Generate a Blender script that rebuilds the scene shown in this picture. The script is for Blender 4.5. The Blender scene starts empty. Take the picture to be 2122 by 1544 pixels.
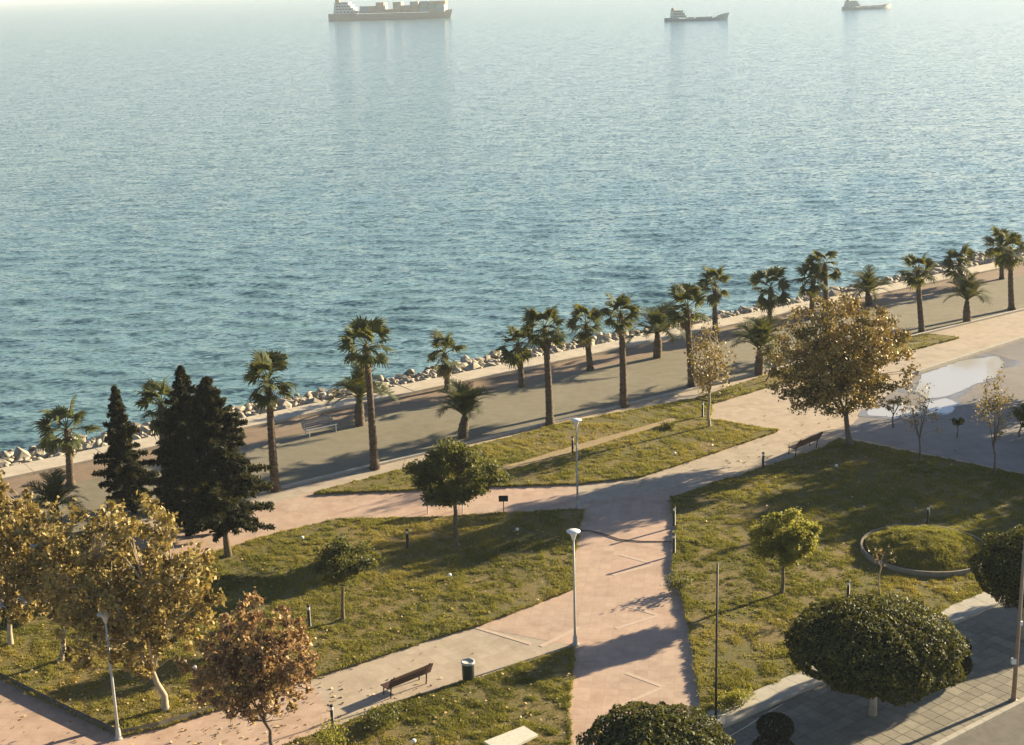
import bpy, bmesh, math, random
import numpy as np
from mathutils import Matrix, Vector

S = bpy.context.scene
C = S.collection
R = math.radians
rng = np.random.default_rng(7)
random.seed(7)

# ------------------------------------------------------------------ camera
W0, H0, FPX, CAMH = 2122.0, 1544.0, 2947.0, 25.0
ROLL, PITCH = R(1.6), math.atan(810 / 2947.0)
cth, sth, cr, sr = math.cos(PITCH), math.sin(PITCH), math.cos(ROLL), math.sin(ROLL)
cam = bpy.data.cameras.new('camera')
cam.sensor_width = 36.0
cam.lens = 36.0 * FPX / W0
cam.clip_start, cam.clip_end = 0.5, 90000
camo = bpy.data.objects.new('camera', cam)
C.objects.link(camo)
_X = Vector((1, 0, 0)); _U = Vector((0, sth, cth)); _F = Vector((0, cth, -sth))
_r = _X * cr - _U * sr
_u = _X * sr + _U * cr
camo.matrix_world = Matrix(((_r.x, _u.x, -_F.x, 0), (_r.y, _u.y, -_F.y, 0), (_r.z, _u.z, -_F.z, CAMH), (0, 0, 0, 1)))
S.camera = camo

# ------------------------------------------------------------------ sky, sun, exposure
SUN_AZ, SUN_EL = R(32), R(15.5)
world = bpy.data.worlds.new("World"); S.world = world; world.use_nodes = True
wn = world.node_tree.nodes
sky = wn.new('ShaderNodeTexSky'); sky.sky_type = 'NISHITA'; sky.sun_disc = False
sky.sun_elevation = SUN_EL; sky.sun_rotation = math.pi / 2 - SUN_AZ
sky.air_density = 0.65; sky.dust_density = 0.4; sky.ozone_density = 1.0
world.node_tree.links.new(sky.outputs[0], wn['Background'].inputs[0])
wn['Background'].inputs[1].default_value = 0.05
sun = bpy.data.lights.new('sun', 'SUN'); sun.energy = 5.0; sun.angle = R(0.5); sun.color = (1.0, 0.83, 0.55)
suno = bpy.data.objects.new('sun', sun); C.objects.link(suno)
sd = Vector((math.cos(SUN_EL) * math.cos(SUN_AZ), math.cos(SUN_EL) * math.sin(SUN_AZ), math.sin(SUN_EL)))
suno.rotation_euler = sd.to_track_quat('Z', 'Y').to_euler()
suno.location = sd * 100
S.view_settings.view_transform = 'Standard'; S.view_settings.look = 'None'
S.view_settings.gamma = 1.0; S.view_settings.exposure = 1.78
S.cycles.use_denoising = True
S.cycles.max_bounces = 6; S.cycles.volume_bounces = 0; S.cycles.transparent_max_bounces = 4

# ------------------------------------------------------------------ pixel -> place (direction; distance from what it touches)
def ray(px, py):
    x, y = px - W0 / 2, H0 / 2 - py
    xr, yr = x * cr + y * sr, -x * sr + y * cr
    return (xr, FPX * cth + yr * sth, -FPX * sth + yr * cth)
def G(px, py, z=0.0):
    d = ray(px, py); t = (z - CAMH) / d[2]
    return Vector((d[0] * t, d[1] * t, z))
def AT(px, py, Y):
    d = ray(px, py); t = Y / d[1]
    return Vector((d[0] * t, Y, CAMH + d[2] * t))

# ------------------------------------------------------------------ materials
def newmat(name):
    m = bpy.data.materials.new(name); m.use_nodes = True
    nt = m.node_tree
    return m, nt, nt.nodes['Principled BSDF']
def N(nt, t, **kw):
    n = nt.nodes.new(t)
    for k, v in kw.items():
        if hasattr(n, k): setattr(n, k, v)
        else: n.inputs[k].default_value = v
    return n
def ramp(nt, fac, cols, lo=0.3, hi=0.7):
    r = nt.nodes.new('ShaderNodeValToRGB')
    e = r.color_ramp.elements
    n = len(cols)
    e[0].position = lo; e[0].color = (*cols[0], 1)
    e[1].position = hi; e[1].color = (*cols[-1], 1)
    for i in range(1, n - 1):
        k = e.new(lo + (hi - lo) * i / (n - 1)); k.color = (*cols[i], 1)
    nt.links.new(fac, r.inputs[0])
    return r.outputs[0]
def mixc(nt, f, a, b, mode='MIX'):
    m = nt.nodes.new('ShaderNodeMix'); m.data_type = 'RGBA'; m.blend_type = mode
    for i, v in ((0, f), (6, a), (7, b)):
        if isinstance(v, (int, float)): m.inputs[i].default_value = v
        elif isinstance(v, tuple): m.inputs[i].default_value = (*v, 1)
        else: nt.links.new(v, m.inputs[i])
    return m.outputs[2]
def surf(name, cols, scale=3.0, big=0.25, rough=0.85, bump=0.3, bscale=40.0, world_space=True, bigcols=None, spec=0.3):
    m, nt, b = newmat(name)
    if world_space: pos = N(nt, 'ShaderNodeNewGeometry').outputs['Position']
    else: pos = N(nt, 'ShaderNodeTexCoord').outputs['Object']
    n1 = N(nt, 'ShaderNodeTexNoise', Scale=scale, Detail=6.0, Roughness=0.65); nt.links.new(pos, n1.inputs['Vector'])
    col = ramp(nt, n1.outputs['Fac'], cols)
    if bigcols:
        n2 = N(nt, 'ShaderNodeTexNoise', Scale=big, Detail=3.0, Roughness=0.6); nt.links.new(pos, n2.inputs['Vector'])
        f = ramp(nt, n2.outputs['Fac'], [(0, 0, 0), (1, 1, 1)], 0.42, 0.62)
        n1b = ramp(nt, n1.outputs['Fac'], bigcols)
        col = mixc(nt, f, col, n1b)
    nt.links.new(col, b.inputs['Base Color'])
    b.inputs['Roughness'].default_value = rough
    b.inputs['Specular IOR Level'].default_value = spec
    if bump:
        n3 = N(nt, 'ShaderNodeTexNoise', Scale=bscale, Detail=4.0); nt.links.new(pos, n3.inputs['Vector'])
        bp = N(nt, 'ShaderNodeBump', Strength=bump, Distance=0.03); nt.links.new(n3.outputs['Fac'], bp.inputs['Height'])
        nt.links.new(bp.outputs[0], b.inputs['Normal'])
    return m
def leafmat(name, cols, transl=0.4, rough=0.55, spec=0.3, lo=0.0, hi=1.0, tcol=None):
    m, nt, b = newmat(name)
    a = N(nt, 'ShaderNodeAttribute', attribute_name='rnd')
    col = ramp(nt, a.outputs['Fac'], cols, lo, hi)
    nt.links.new(col, b.inputs['Base Color'])
    b.inputs['Roughness'].default_value = rough
    b.inputs['Specular IOR Level'].default_value = spec
    if transl > 0:
        t = N(nt, 'ShaderNodeBsdfTranslucent')
        tc = mixc(nt, 0.35, col, tcol or (0.55, 0.5, 0.05))
        nt.links.new(tc, t.inputs[0])
        mx = N(nt, 'ShaderNodeMixShader', Fac=transl)
        nt.links.new(b.outputs[0], mx.inputs[1]); nt.links.new(t.outputs[0], mx.inputs[2])
        nt.links.new(mx.outputs[0], nt.nodes['Material Output'].inputs[0])
    return m

M = {}
# pavings: faint slabs in the material, too small to pick apart from up here
def paving(name, cols, bigcols, tile, ang, rough=0.8):
    m = surf(name, cols, scale=2.2, big=0.12, rough=rough, bump=0.15, bscale=30, bigcols=bigcols)
    nt = m.node_tree; b = nt.nodes['Principled BSDF']
    geo = N(nt, 'ShaderNodeNewGeometry')
    mp = N(nt, 'ShaderNodeMapping'); mp.inputs['Rotation'].default_value = (0, 0, ang)
    nt.links.new(geo.outputs['Position'], mp.inputs['Vector'])
    br = N(nt, 'ShaderNodeTexBrick', Scale=1.0 / tile)
    br.inputs['Color1'].default_value = (1, 1, 1, 1); br.inputs['Color2'].default_value = (0.9, 0.88, 0.87, 1)
    br.inputs['Mortar'].default_value = (0.84, 0.82, 0.8, 1); br.inputs['Mortar Size'].default_value = 0.02
    br.offset = 0.0; br.inputs['Brick Width'].default_value = 1.0; br.inputs['Row Height'].default_value = 1.0
    nt.links.new(mp.outputs[0], br.inputs['Vector'])
    src = b.inputs['Base Color'].links[0].from_socket
    c2 = mixc(nt, 1.0, src, br.outputs['Color'], 'MULTIPLY')
    st = N(nt, 'ShaderNodeTexNoise', Scale=0.7, Detail=8.0, Roughness=0.7); nt.links.new(geo.outputs['Position'], st.inputs['Vector'])
    dirt = ramp(nt, st.outputs['Fac'], [(0.82, 0.8, 0.77), (1, 1, 1)], 0.33, 0.52)
    nt.links.new(mixc(nt, 1.0, c2, dirt, 'MULTIPLY'), b.inputs['Base Color'])
    return m
M['path'] = paving('beige_paving', [(0.41, 0.335, 0.255), (0.49, 0.405, 0.31)], [(0.39, 0.33, 0.26), (0.46, 0.395, 0.31)], 0.5, -R(34))
M['pink'] = paving('pink_paving', [(0.46, 0.325, 0.25), (0.55, 0.395, 0.305)], [(0.43, 0.32, 0.25), (0.51, 0.385, 0.30)], 0.5, R(8))
M['band'] = surf('pale_band', [(0.47, 0.36, 0.285), (0.55, 0.43, 0.34)], scale=5, rough=0.8, bump=0.1)
M['asphalt'] = surf('promenade_asphalt', [(0.165, 0.145, 0.098), (0.225, 0.20, 0.14)], scale=1.5, big=0.15, bigcols=[(0.19, 0.17, 0.115), (0.24, 0.215, 0.155)], rough=0.9, bump=0.3, bscale=60)
M['brownpave'] = surf('brown_promenade', [(0.20, 0.14, 0.095), (0.27, 0.195, 0.135)], scale=1.8, big=0.2, bigcols=[(0.22, 0.165, 0.115), (0.29, 0.22, 0.155)], rough=0.9, bump=0.3)
M['wallstone'] = surf('sea_wall_stone', [(0.42, 0.36, 0.27), (0.58, 0.50, 0.39)], scale=1.5, rough=0.85, bump=0.3)
M['plaza'] = surf('plaza_asphalt', [(0.15, 0.135, 0.125), (0.23, 0.205, 0.19)], scale=0.9, big=0.12, bigcols=[(0.20, 0.175, 0.155), (0.27, 0.235, 0.205)], rough=0.62, bump=0.15, spec=0.5)
M['puddle'], _nt, _b = newmat('puddle_water')
_b.inputs['Base Color'].default_value = (0.5, 0.485, 0.45, 1); _b.inputs['Roughness'].default_value = 0.1; _b.inputs['Specular IOR Level'].default_value = 0.9; _b.inputs['IOR'].default_value = 1.6
M['wet'] = surf('wet_asphalt', [(0.16, 0.15, 0.14), (0.3, 0.28, 0.25)], scale=1.5, rough=0.25, bump=0.05, spec=0.8)
M['kerb'] = surf('kerb_concrete', [(0.36, 0.33, 0.27), (0.48, 0.44, 0.37)], scale=3, rough=0.85, bump=0.2)
M['ringstone'] = surf('dark_ring_stone', [(0.2, 0.175, 0.13), (0.3, 0.265, 0.2)], scale=4, rough=0.9, bump=0.3)  # darker stone tone than the other kerbs
M['shadekerb'] = surf('kerb_shadow_tone', [(0.07, 0.06, 0.05), (0.13, 0.11, 0.09)], scale=4, rough=0.9, bump=0.3)  # dark colour stands in for the shadow along the lawn edge
M['paver'] = surf('sidewalk_paver', [(0.20, 0.18, 0.14), (0.28, 0.25, 0.195)], scale=4, rough=0.85, bump=0.2)
M['grout'] = surf('sidewalk_bed', [(0.12, 0.11, 0.095), (0.17, 0.155, 0.13)], scale=5, rough=0.95, bump=0.2)
M['road'] = surf('road_asphalt', [(0.12, 0.11, 0.095), (0.18, 0.16, 0.14)], scale=2, rough=0.9, bump=0.3)
M['turf'] = surf('turf_soil', [(0.10, 0.09, 0.026), (0.15, 0.13, 0.04)], scale=5, big=0.22, bigcols=[(0.16, 0.115, 0.045), (0.22, 0.16, 0.062)], rough=0.95, bump=0.6, bscale=14)
M['trail'] = surf('worn_trail', [(0.27, 0.20, 0.105), (0.36, 0.27, 0.15)], scale=3, rough=0.95, bump=0.3)
M['rock'] = surf('boulder_rock', [(0.20, 0.17, 0.13), (0.48, 0.42, 0.32)], scale=1.2, rough=0.9, bump=0.6, bscale=6)
nt = M['rock'].node_tree; b = nt.nodes['Principled BSDF']
sx = N(nt, 'ShaderNodeSeparateXYZ'); nt.links.new(N(nt, 'ShaderNodeNewGeometry').outputs['Position'], sx.inputs[0])
wet = ramp(nt, N(nt, 'ShaderNodeMath', operation='ADD').outputs[0], [(.35, .33, .3), (1, 1, 1)], .42, .62)
ma = [n for n in nt.nodes if n.type == 'MATH'][0]; nt.links.new(sx.outputs[2], ma.inputs[0]); ma.inputs[1].default_value = 1.7
nt.links.new(mixc(nt, 1.0, b.inputs['Base Color'].links[0].from_socket, wet, 'MULTIPLY'), b.inputs['Base Color'])
M['bark'] = surf('bark', [(0.10, 0.075, 0.05), (0.20, 0.155, 0.11)], scale=6, rough=0.95, bump=0.8, bscale=18, world_space=False)
M['palebark'] = surf('pale_bark', [(0.28, 0.23, 0.16), (0.46, 0.39, 0.28)], scale=4, rough=0.9, bump=0.5, bscale=15, world_space=False)
M['whitewash'] = surf('limewashed_bark', [(0.45, 0.41, 0.33), (0.6, 0.55, 0.45)], scale=4, rough=0.9, bump=0.4, bscale=15, world_space=False)
m, nt, b = newmat('palm_bark')
tc = N(nt, 'ShaderNodeTexCoord'); mp = N(nt, 'ShaderNodeMapping'); mp.inputs['Scale'].default_value = (3, 3, 9)
nt.links.new(tc.outputs['Object'], mp.inputs['Vector'])
nz = N(nt, 'ShaderNodeTexNoise', Scale=1.0, Detail=5.0, Roughness=0.7); nt.links.new(mp.outputs[0], nz.inputs['Vector'])
nt.links.new(ramp(nt, nz.outputs['Fac'], [(0.035, 0.026, 0.018), (0.10, 0.07, 0.045), (0.19, 0.135, 0.085)]), b.inputs['Base Color'])
bp = N(nt, 'ShaderNodeBump', Strength=0.9, Distance=0.05); nt.links.new(nz.outputs['Fac'], bp.inputs['Height']); nt.links.new(bp.outputs[0], b.inputs['Normal'])
b.inputs['Roughness'].default_value = 0.95
M['palmbark'] = m
M['grass'] = leafmat('grass_blades', [(0.05, 0.058, 0.014), (0.15, 0.16, 0.028), (0.31, 0.265, 0.055), (0.40, 0.285, 0.09)], transl=0.34)
M['palmleaf'] = leafmat('fan_palm_leaf', [(0.03, 0.045, 0.018), (0.06, 0.075, 0.026), (0.10, 0.095, 0.033)], transl=0.2, rough=0.75, spec=0.15)
M['dateleaf'] = leafmat('date_palm_leaf', [(0.03, 0.045, 0.02), (0.06, 0.08, 0.03), (0.085, 0.09, 0.033)], transl=0.18, rough=0.75, spec=0.15)
M['autumn'] = leafmat('yellow_autumn_leaf', [(0.055, 0.045, 0.02), (0.20, 0.15, 0.048), (0.38, 0.28, 0.085), (0.29, 0.24, 0.085)], transl=0.24, tcol=(0.6, 0.42, 0.08))
M['rust'] = leafmat('rust_autumn_leaf', [(0.08, 0.05, 0.028), (0.26, 0.155, 0.08), (0.43, 0.28, 0.115), (0.32, 0.25, 0.095)], transl=0.28, tcol=(0.5, 0.28, 0.1))
M['olive'] = leafmat('olive_green_leaf', [(0.035, 0.045, 0.014), (0.065, 0.08, 0.022), (0.12, 0.125, 0.03)], transl=0.26)
M['mixed'] = leafmat('green_yellow_leaf', [(0.05, 0.045, 0.015), (0.17, 0.13, 0.035), (0.42, 0.30, 0.08), (0.36, 0.22, 0.08)], transl=0.14, tcol=(0.6, 0.42, 0.05))
M['limegreen'] = leafmat('lime_green_leaf', [(0.10, 0.11, 0.022), (0.22, 0.22, 0.042), (0.36, 0.33, 0.065)], transl=0.4)
M['box'] = leafmat('glossy_clipped_leaf', [(0.012, 0.019, 0.006), (0.04, 0.054, 0.013), (0.15, 0.145, 0.03)], transl=0.16, rough=0.6, spec=0.2)
M['needle'] = leafmat('conifer_needles', [(0.007, 0.010, 0.007), (0.014, 0.02, 0.012), (0.028, 0.032, 0.016)], transl=0.08, rough=0.7, spec=0.15)
M['brightgreen'] = leafmat('lime_shrub_leaf', [(0.09, 0.10, 0.02), (0.19, 0.19, 0.035), (0.28, 0.25, 0.05)], transl=0.45)
M['fallen'] = leafmat('fallen_leaf', [(0.22, 0.13, 0.05), (0.42, 0.28, 0.12), (0.5, 0.38, 0.2)], transl=0.1)
M['core'] = surf('dark_crown_blocker', [(0.012, 0.014, 0.008), (0.025, 0.025, 0.014)], scale=9, rough=1.0, bump=0.5, spec=0.0)  # near-black inner shade as colour, for the added ellipsoid in clipped crowns
def plain(name, col, rough=0.5, metal=0.0, vary=0.15):
    c2 = tuple(min(1, c * (1 + vary)) for c in col); c1 = tuple(c * (1 - vary) for c in col)
    mm = surf(name, [c1, c2], scale=7, rough=rough, bump=0.08, world_space=False, spec=0.4)
    mm.node_tree.nodes['Principled BSDF'].inputs['Metallic'].default_value = metal
    return mm
M['lampwhite'] = plain('white_enamel', (0.78, 0.77, 0.72), 0.35, vary=0.04)
M['polewhite'] = plain('pale_grey_paint', (0.42, 0.42, 0.38), 0.45)
M['polebrown'] = plain('weathered_brown_paint', (0.28, 0.2, 0.13), 0.55)
M['black'] = plain('black_paint', (0.018, 0.017, 0.016), 0.5)
M['benchwood'] = plain('dark_red_brown_wood', (0.075, 0.035, 0.025), 0.6, vary=0.3)
M['palewood'] = plain('pale_painted_wood', (0.24, 0.25, 0.26), 0.6)
M['slab'] = plain('white_concrete', (0.62, 0.58, 0.48), 0.8)
M['hose'] = plain('black_rubber', (0.025, 0.022, 0.022), 0.5)
M['bin'] = plain('dark_green_bin', (0.02, 0.026, 0.022), 0.5)

# ------------------------------------------------------------------ mesh helpers
class MB:
    def __init__(s): s.v = []; s.f = []; s.n = 0
    def add(s, v, f):
        s.v.extend(v); s.f.extend([tuple(i + s.n for i in q) for q in f]); s.n += len(v); return s
    def box(s, c, d, rz=0.0, taper=1.0):
        x, y, z = d[0] / 2, d[1] / 2, d[2] / 2
        ca, sa = math.cos(rz), math.sin(rz)
        vs = []
        for dz, k in ((-z, 1.0), (z, taper)):
            for dx, dy in ((-x, -y), (x, -y), (x, y), (-x, y)):
                dx *= k; dy *= k
                vs.append((c[0] + dx * ca - dy * sa, c[1] + dx * sa + dy * ca, c[2] + dz))
        return s.add(vs, [(0, 3, 2, 1), (4, 5, 6, 7), (0, 1, 5, 4), (1, 2, 6, 5), (2, 3, 7, 6), (3, 0, 4, 7)])
    def tube(s, pts, rad, n=7, cap=True):
        pts = [Vector(p) for p in pts]; vs = []; fs = []
        ref = Vector((1, 0, 0))
        for i, p in enumerate(pts):
            t = (pts[min(i + 1, len(pts) - 1)] - pts[max(i - 1, 0)]).normalized()
            a = (ref - t * ref.dot(t))
            if a.length < 1e-3: a = Vector((0, 1, 0)) - t * t.y
            a.normalize(); ref = a; b_ = t.cross(a)
            r = rad[i] if hasattr(rad, '__len__') else rad
            for k in range(n):
                an = 2 * math.pi * k / n
                vs.append(tuple(p + (a * math.cos(an) + b_ * math.sin(an)) * r))
        for i in range(len(pts) - 1):
            for k in range(n):
                k2 = (k + 1) % n
                fs.append((i * n + k, i * n + k2, (i + 1) * n + k2, (i + 1) * n + k))
        if cap:
            fs.append(tuple(range(n - 1, -1, -1))); fs.append(tuple((len(pts) - 1) * n + k for k in range(n)))
        return s.add(vs, fs)
    def lathe(s, prof, c=(0, 0, 0), n=16):
        vs = []; fs = []
        for r, z in prof:
            for k in range(n):
                an = 2 * math.pi * k / n
                vs.append((c[0] + r * math.cos(an), c[1] + r * math.sin(an), c[2] + z))
        for i in range(len(prof) - 1):
            for k in range(n):
                k2 = (k + 1) % n
                fs.append((i * n + k, i * n + k2, (i + 1) * n + k2, (i + 1) * n + k))
        fs.append(tuple(range(n - 1, -1, -1))); fs.append(tuple((len(prof) - 1) * n + k for k in range(n)))
        return s.add(vs, fs)
    def build(s, name, mat, parent=None, smooth=False, loc=None):
        me = bpy.data.meshes.new(name); me.from_pydata(s.v, [], s.f)
        if smooth: me.polygons.foreach_set('use_smooth', [True] * len(me.polygons))
        return link(name, me, mat, parent, loc)
def link(name, me, mat=None, parent=None, loc=None):
    if mat is not None and not me.materials: me.materials.append(M[mat] if isinstance(mat, str) else mat)
    o = bpy.data.objects.new(name, me); C.objects.link(o)
    if parent: o.parent = parent
    if loc is not None: o.location = loc
    return o
def thing(name, label, cat, loc=(0, 0, 0), rz=0.0, group=None):
    o = bpy.data.objects.new(name, None); C.objects.link(o)
    o.empty_display_size = 0.3
    o.location = loc; o.rotation_euler = (0, 0, rz); return tag(o, label, cat, group)
def tag(o, label=None, cat=None, group=None, kind=None):
    if label: o['label'] = label
    if cat: o['category'] = cat
    if group: o['group'] = group
    if kind: o['kind'] = kind
    return o
def npmesh(name, V, F, rnd=None, smooth=False):
    """V (n,3), F (m,k) numpy; rnd one value per face"""
    me = bpy.data.meshes.new(name); k = F.shape[1]
    me.vertices.add(len(V)); me.vertices.foreach_set('co', V.astype(np.float32).ravel())
    me.loops.add(F.size); me.loops.foreach_set('vertex_index', F.astype(np.int32).ravel())
    me.polygons.add(len(F)); me.polygons.foreach_set('loop_start', np.arange(0, F.size, k, dtype=np.int32))
    if smooth: me.polygons.foreach_set('use_smooth', np.ones(len(F), dtype=bool))
    me.update(calc_edges=True)
    if rnd is not None:
        a = me.attributes.new('rnd', 'FLOAT', 'FACE'); a.data.foreach_set('value', rnd.astype(np.float32))
    return me
def vnoise(x, y, s, seed=0):
    r = np.random.default_rng(seed).random((128, 128))
    x = x / s + 500; y = y / s + 500
    xi = np.floor(x).astype(int); yi = np.floor(y).astype(int); fx = x - xi; fy = y - yi
    fx = fx * fx * (3 - 2 * fx); fy = fy * fy * (3 - 2 * fy)
    g = lambda a, b_: r[a % 128, b_ % 128]
    return (g(xi, yi) * (1 - fx) + g(xi + 1, yi) * fx) * (1 - fy) + (g(xi, yi + 1) * (1 - fx) + g(xi + 1, yi + 1) * fx) * fy
def leaves(cen, size, nrm=None, aspect=0.6, jit=0.6, rg=None):
    """rhombic leaf per centre -> V, F"""
    rg = rg or rng
    n = len(cen)
    a = rg.normal(size=(n, 3))
    if nrm is not None: a = nrm + a * jit
    a /= np.linalg.norm(a, axis=1, keepdims=True) + 1e-9
    t = rg.normal(size=(n, 3)); t -= a * (t * a).sum(1, keepdims=True); t /= np.linalg.norm(t, axis=1, keepdims=True) + 1e-9
    b_ = np.cross(a, t)
    s = (size * rg.uniform(0.6, 1.3, size=(n, 1))) * 0.5
    bend = a * s * 0.25
    V = np.stack([cen - t * s, cen - b_ * s * aspect + bend, cen + t * s, cen + b_ * s * aspect + bend], 1).reshape(-1, 3)
    F = np.arange(4 * n).reshape(n, 4)
    return V, F
# ------------------------------------------------------------------ setting
PU, PN = Vector((0.823, 0.568, 0)), Vector((-0.568, 0.823, 0))     # along the promenade, towards the sea
def PR(a, n, z=0.0): return Vector((PU.x * a + PN.x * n, PU.y * a + PN.y * n, z))
SU, SN = Vector((0.807, 0.590, 0)), Vector((-0.590, 0.807, 0))
def SR(a, n, z=0.0): return Vector((SU.x * a + SN.x * n, SU.y * a + SN.y * n, z))
LH = 0.12                                                        # lawns stand this much above the paths
def sheet(name, pts, mat, z=0.0, kind='structure', parent=None):
    me = bpy.data.meshes.new(name); bm = bmesh.new()
    f = bm.faces.new([bm.verts.new((p[0], p[1], z)) for p in pts])
    if f.normal.z < 0 or f.calc_area() and (f.normal_update() or f.normal.z < 0): f.normal_flip()
    bmesh.ops.triangulate(bm, faces=bm.faces[:]); bm.to_mesh(me); bm.free()
    o = link(name, me, mat, parent)
    if kind: o['kind'] = kind
    return o
def resample(pts, step, jit, seed=1, closed=True):
    rg = random.Random(seed); out = []
    n = len(pts)
    for i in range(n if closed else n - 1):
        a, b_ = Vector(pts[i][:2]), Vector(pts[(i + 1) % n][:2]); L = (b_ - a).length
        k = max(1, int(L / step))
        for j in range(k):
            p = a.lerp(b_, j / k)
            if j: p += Vector((rg.uniform(-jit, jit), rg.uniform(-jit, jit)))
            out.append((p.x, p.y))
    return out
def prism(name, pts, z0, z1, mat, parent=None):
    me = bpy.data.meshes.new(name); bm = bmesh.new()
    f = bm.faces.new([bm.verts.new((p[0], p[1], z1)) for p in pts]); f.normal_update()
    if f.normal.z < 0: f.normal_flip()
    r = bmesh.ops.extrude_face_region(bm, geom=[f])
    # the original stays on top, the extruded copy goes down
    vs = [v for v in r['geom'] if isinstance(v, bmesh.types.BMVert)]
    bmesh.ops.translate(bm, verts=vs, vec=(0, 0, z0 - z1))
    bmesh.ops.recalc_face_normals(bm, faces=bm.faces[:])
    bmesh.ops.triangulate(bm, faces=bm.faces[:]); bm.to_mesh(me); bm.free()
    return link(name, me, mat, parent)

# ground: one paved sheet up to the sea wall
sheet('ground', [PR(-260, -60), PR(420, -60), PR(420, 74.7), PR(-260, 74.7)], 'path', 0.0)
sheet('promenade', [PR(-260, 64.2), PR(420, 64.2), PR(420, 72.0), PR(-260, 72.0)], 'asphalt', 0.004)
sheet('promenade_edge', [PR(-260, 72.0), PR(420, 72.0), PR(420, 74.7), PR(-260, 74.7)], 'brownpave', 0.006)
sw = MB()
for a0 in range(-240, 400, 4):
    p = PR(a0 + 2, 75.6, -1.6); sw.box((p.x, p.y, -1.42 + random.uniform(-.012, .012)), (3.97, 1.8, 3.2), math.atan2(PU.y, PU.x))
tag(sw.build('sea_wall', 'wallstone'), 'long pale stone sea wall running along the outer edge of the promenade', 'wall')
# inner kerb of the promenade
kb = MB()
for a0 in np.arange(-120, 220, 1.0):
    p = PR(a0 + .5, 64.1); kb.box((p.x, p.y, 0.05), (0.985, 0.22, 0.16), math.atan2(PU.y, PU.x))
tag(kb.build('promenade_kerb', 'kerb'), kind='structure')

# pink central path and its pale chevron bands
pinkpts = [G(*p) for p in [(1200, 1045), (1395, 1010), (1420, 1080), (1405, 1180), (1432, 1250), (1452, 1350), (1462, 1440), (1500, 1480), (1540, 1620), (1150, 1680), (1150, 1400), (1180, 1337), (975, 1297), (1170, 1225), (1170, 1150)]]
po = sheet('pink_path', pinkpts, 'pink', 0.004)
sheet('pink_path', [G(*p) for p in [(-300, 1420), (0, 1390), (265, 1515), (640, 1405), (700, 1500), (560, 1560), (500, 1760), (-300, 1760)]], 'pink', 0.004)
sheet('pink_path', [G(*p) for p in [(300, 1130), (560, 1045), (660, 1015), (860, 1010), (1030, 1006), (1200, 995), (1200, 1056), (860, 1078), (700, 1078), (477, 1138), (260, 1205)]], 'pink', 0.004)
def band(p, q, w=0.18):
    a, b_ = G(*p), G(*q); d = b_ - a
    mb = MB(); c = (a + b_) / 2
    mb.box((c.x, c.y, 0.006), (d.length, w, 0.012), math.atan2(d.y, d.x))
    mb.build('paving_band', 'band', po)
for p, q in [((1290, 1254), (1361, 1274)), ((1361, 1277), (1276, 1303)), ((1297, 1395), (1370, 1422)), ((1370, 1426), (1287, 1462)), ((1200, 1300), (1120, 1340)), ((985, 1300), (1100, 1335)),
             ((1285, 1150), (1352, 1168)), ((1352, 1171), (1270, 1193))]:
    band(p, q)

# lawns
lawn_px = {
 'seaside': [(650, 1021), (850, 1013), (1010, 1006), (1200, 1000), (1330, 985), (1480, 935), (1612, 891), (1472, 868), (1474, 838), (1430, 828), (1170, 876), (990, 922), (840, 970)],
 'strip': [(1440, 824), (1480, 833), (1640, 785), (1854, 733), (1988, 698), (1925, 691), (1857, 703), (1640, 757), (1570, 783)],
 'centre': [(-400, 1330), (0, 1270), (200, 1215), (370, 1165), (477, 1135), (577, 1104), (700, 1075), (850, 1073), (1000, 1066), (1208, 1055), (1198, 1095), (1188, 1150), (1189, 1217), (1000, 1290), (900, 1318), (655, 1399), (480, 1458), (330, 1505), (250, 1522), (120, 1462), (0, 1402), (-150, 1330), (-300, 1340)],
 'front': [(560, 1556), (690, 1509), (800, 1462), (980, 1410), (1190, 1340), (1184, 1400), (1178, 1460), (1181, 1544), (1182, 1640), (520, 1700)],
 'right': [(1392, 1032), (1480, 1001), (1580, 970), (1700, 931), (1740, 908), (2122, 985), (2500, 1062), 'B', (1456, 1478), (1450, 1440), (1440, 1350), (1420, 1250), (1396, 1180), (1402, 1085)],
}
lawn_poly = {}
for k, v in lawn_px.items():
    pts = resample([q for p in v for q in ([SR(70, 32.43), SR(31.2, 32.43)] if p == 'B' else [G(*p, LH)])], 0.35, 0.05, seed=len(k))
    lawn_poly[k] = np.array(pts)
    lo = prism('lawn', pts, -0.05, LH, 'turf'); lo['kind'] = 'structure'
def inside(P, poly):
    x, y = P[:, 0], P[:, 1]; r = np.zeros(len(P), bool); j = len(poly) - 1
    for i in range(len(poly)):
        xi, yi = poly[i]; xj, yj = poly[j]
        if yi != yj: r ^= ((yi > y) != (yj > y)) & (x < (xj - xi) * (y - yi) / (yj - yi) + xi)
        j = i
    return r
# worn trail across the seaside lawn
trail_px = [(1003, 979), (1180, 926), (1395, 866), (1402, 872), (1190, 936), (1010, 986)]
trail = resample([G(*p, LH) for p in trail_px], 0.5, 0.04, 3)
sheet('trail', trail, 'trail', LH + 0.005)
trail_np = np.array(trail)
BEDC = G(1917, 1143, LH); BEDR = 2.75

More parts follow.
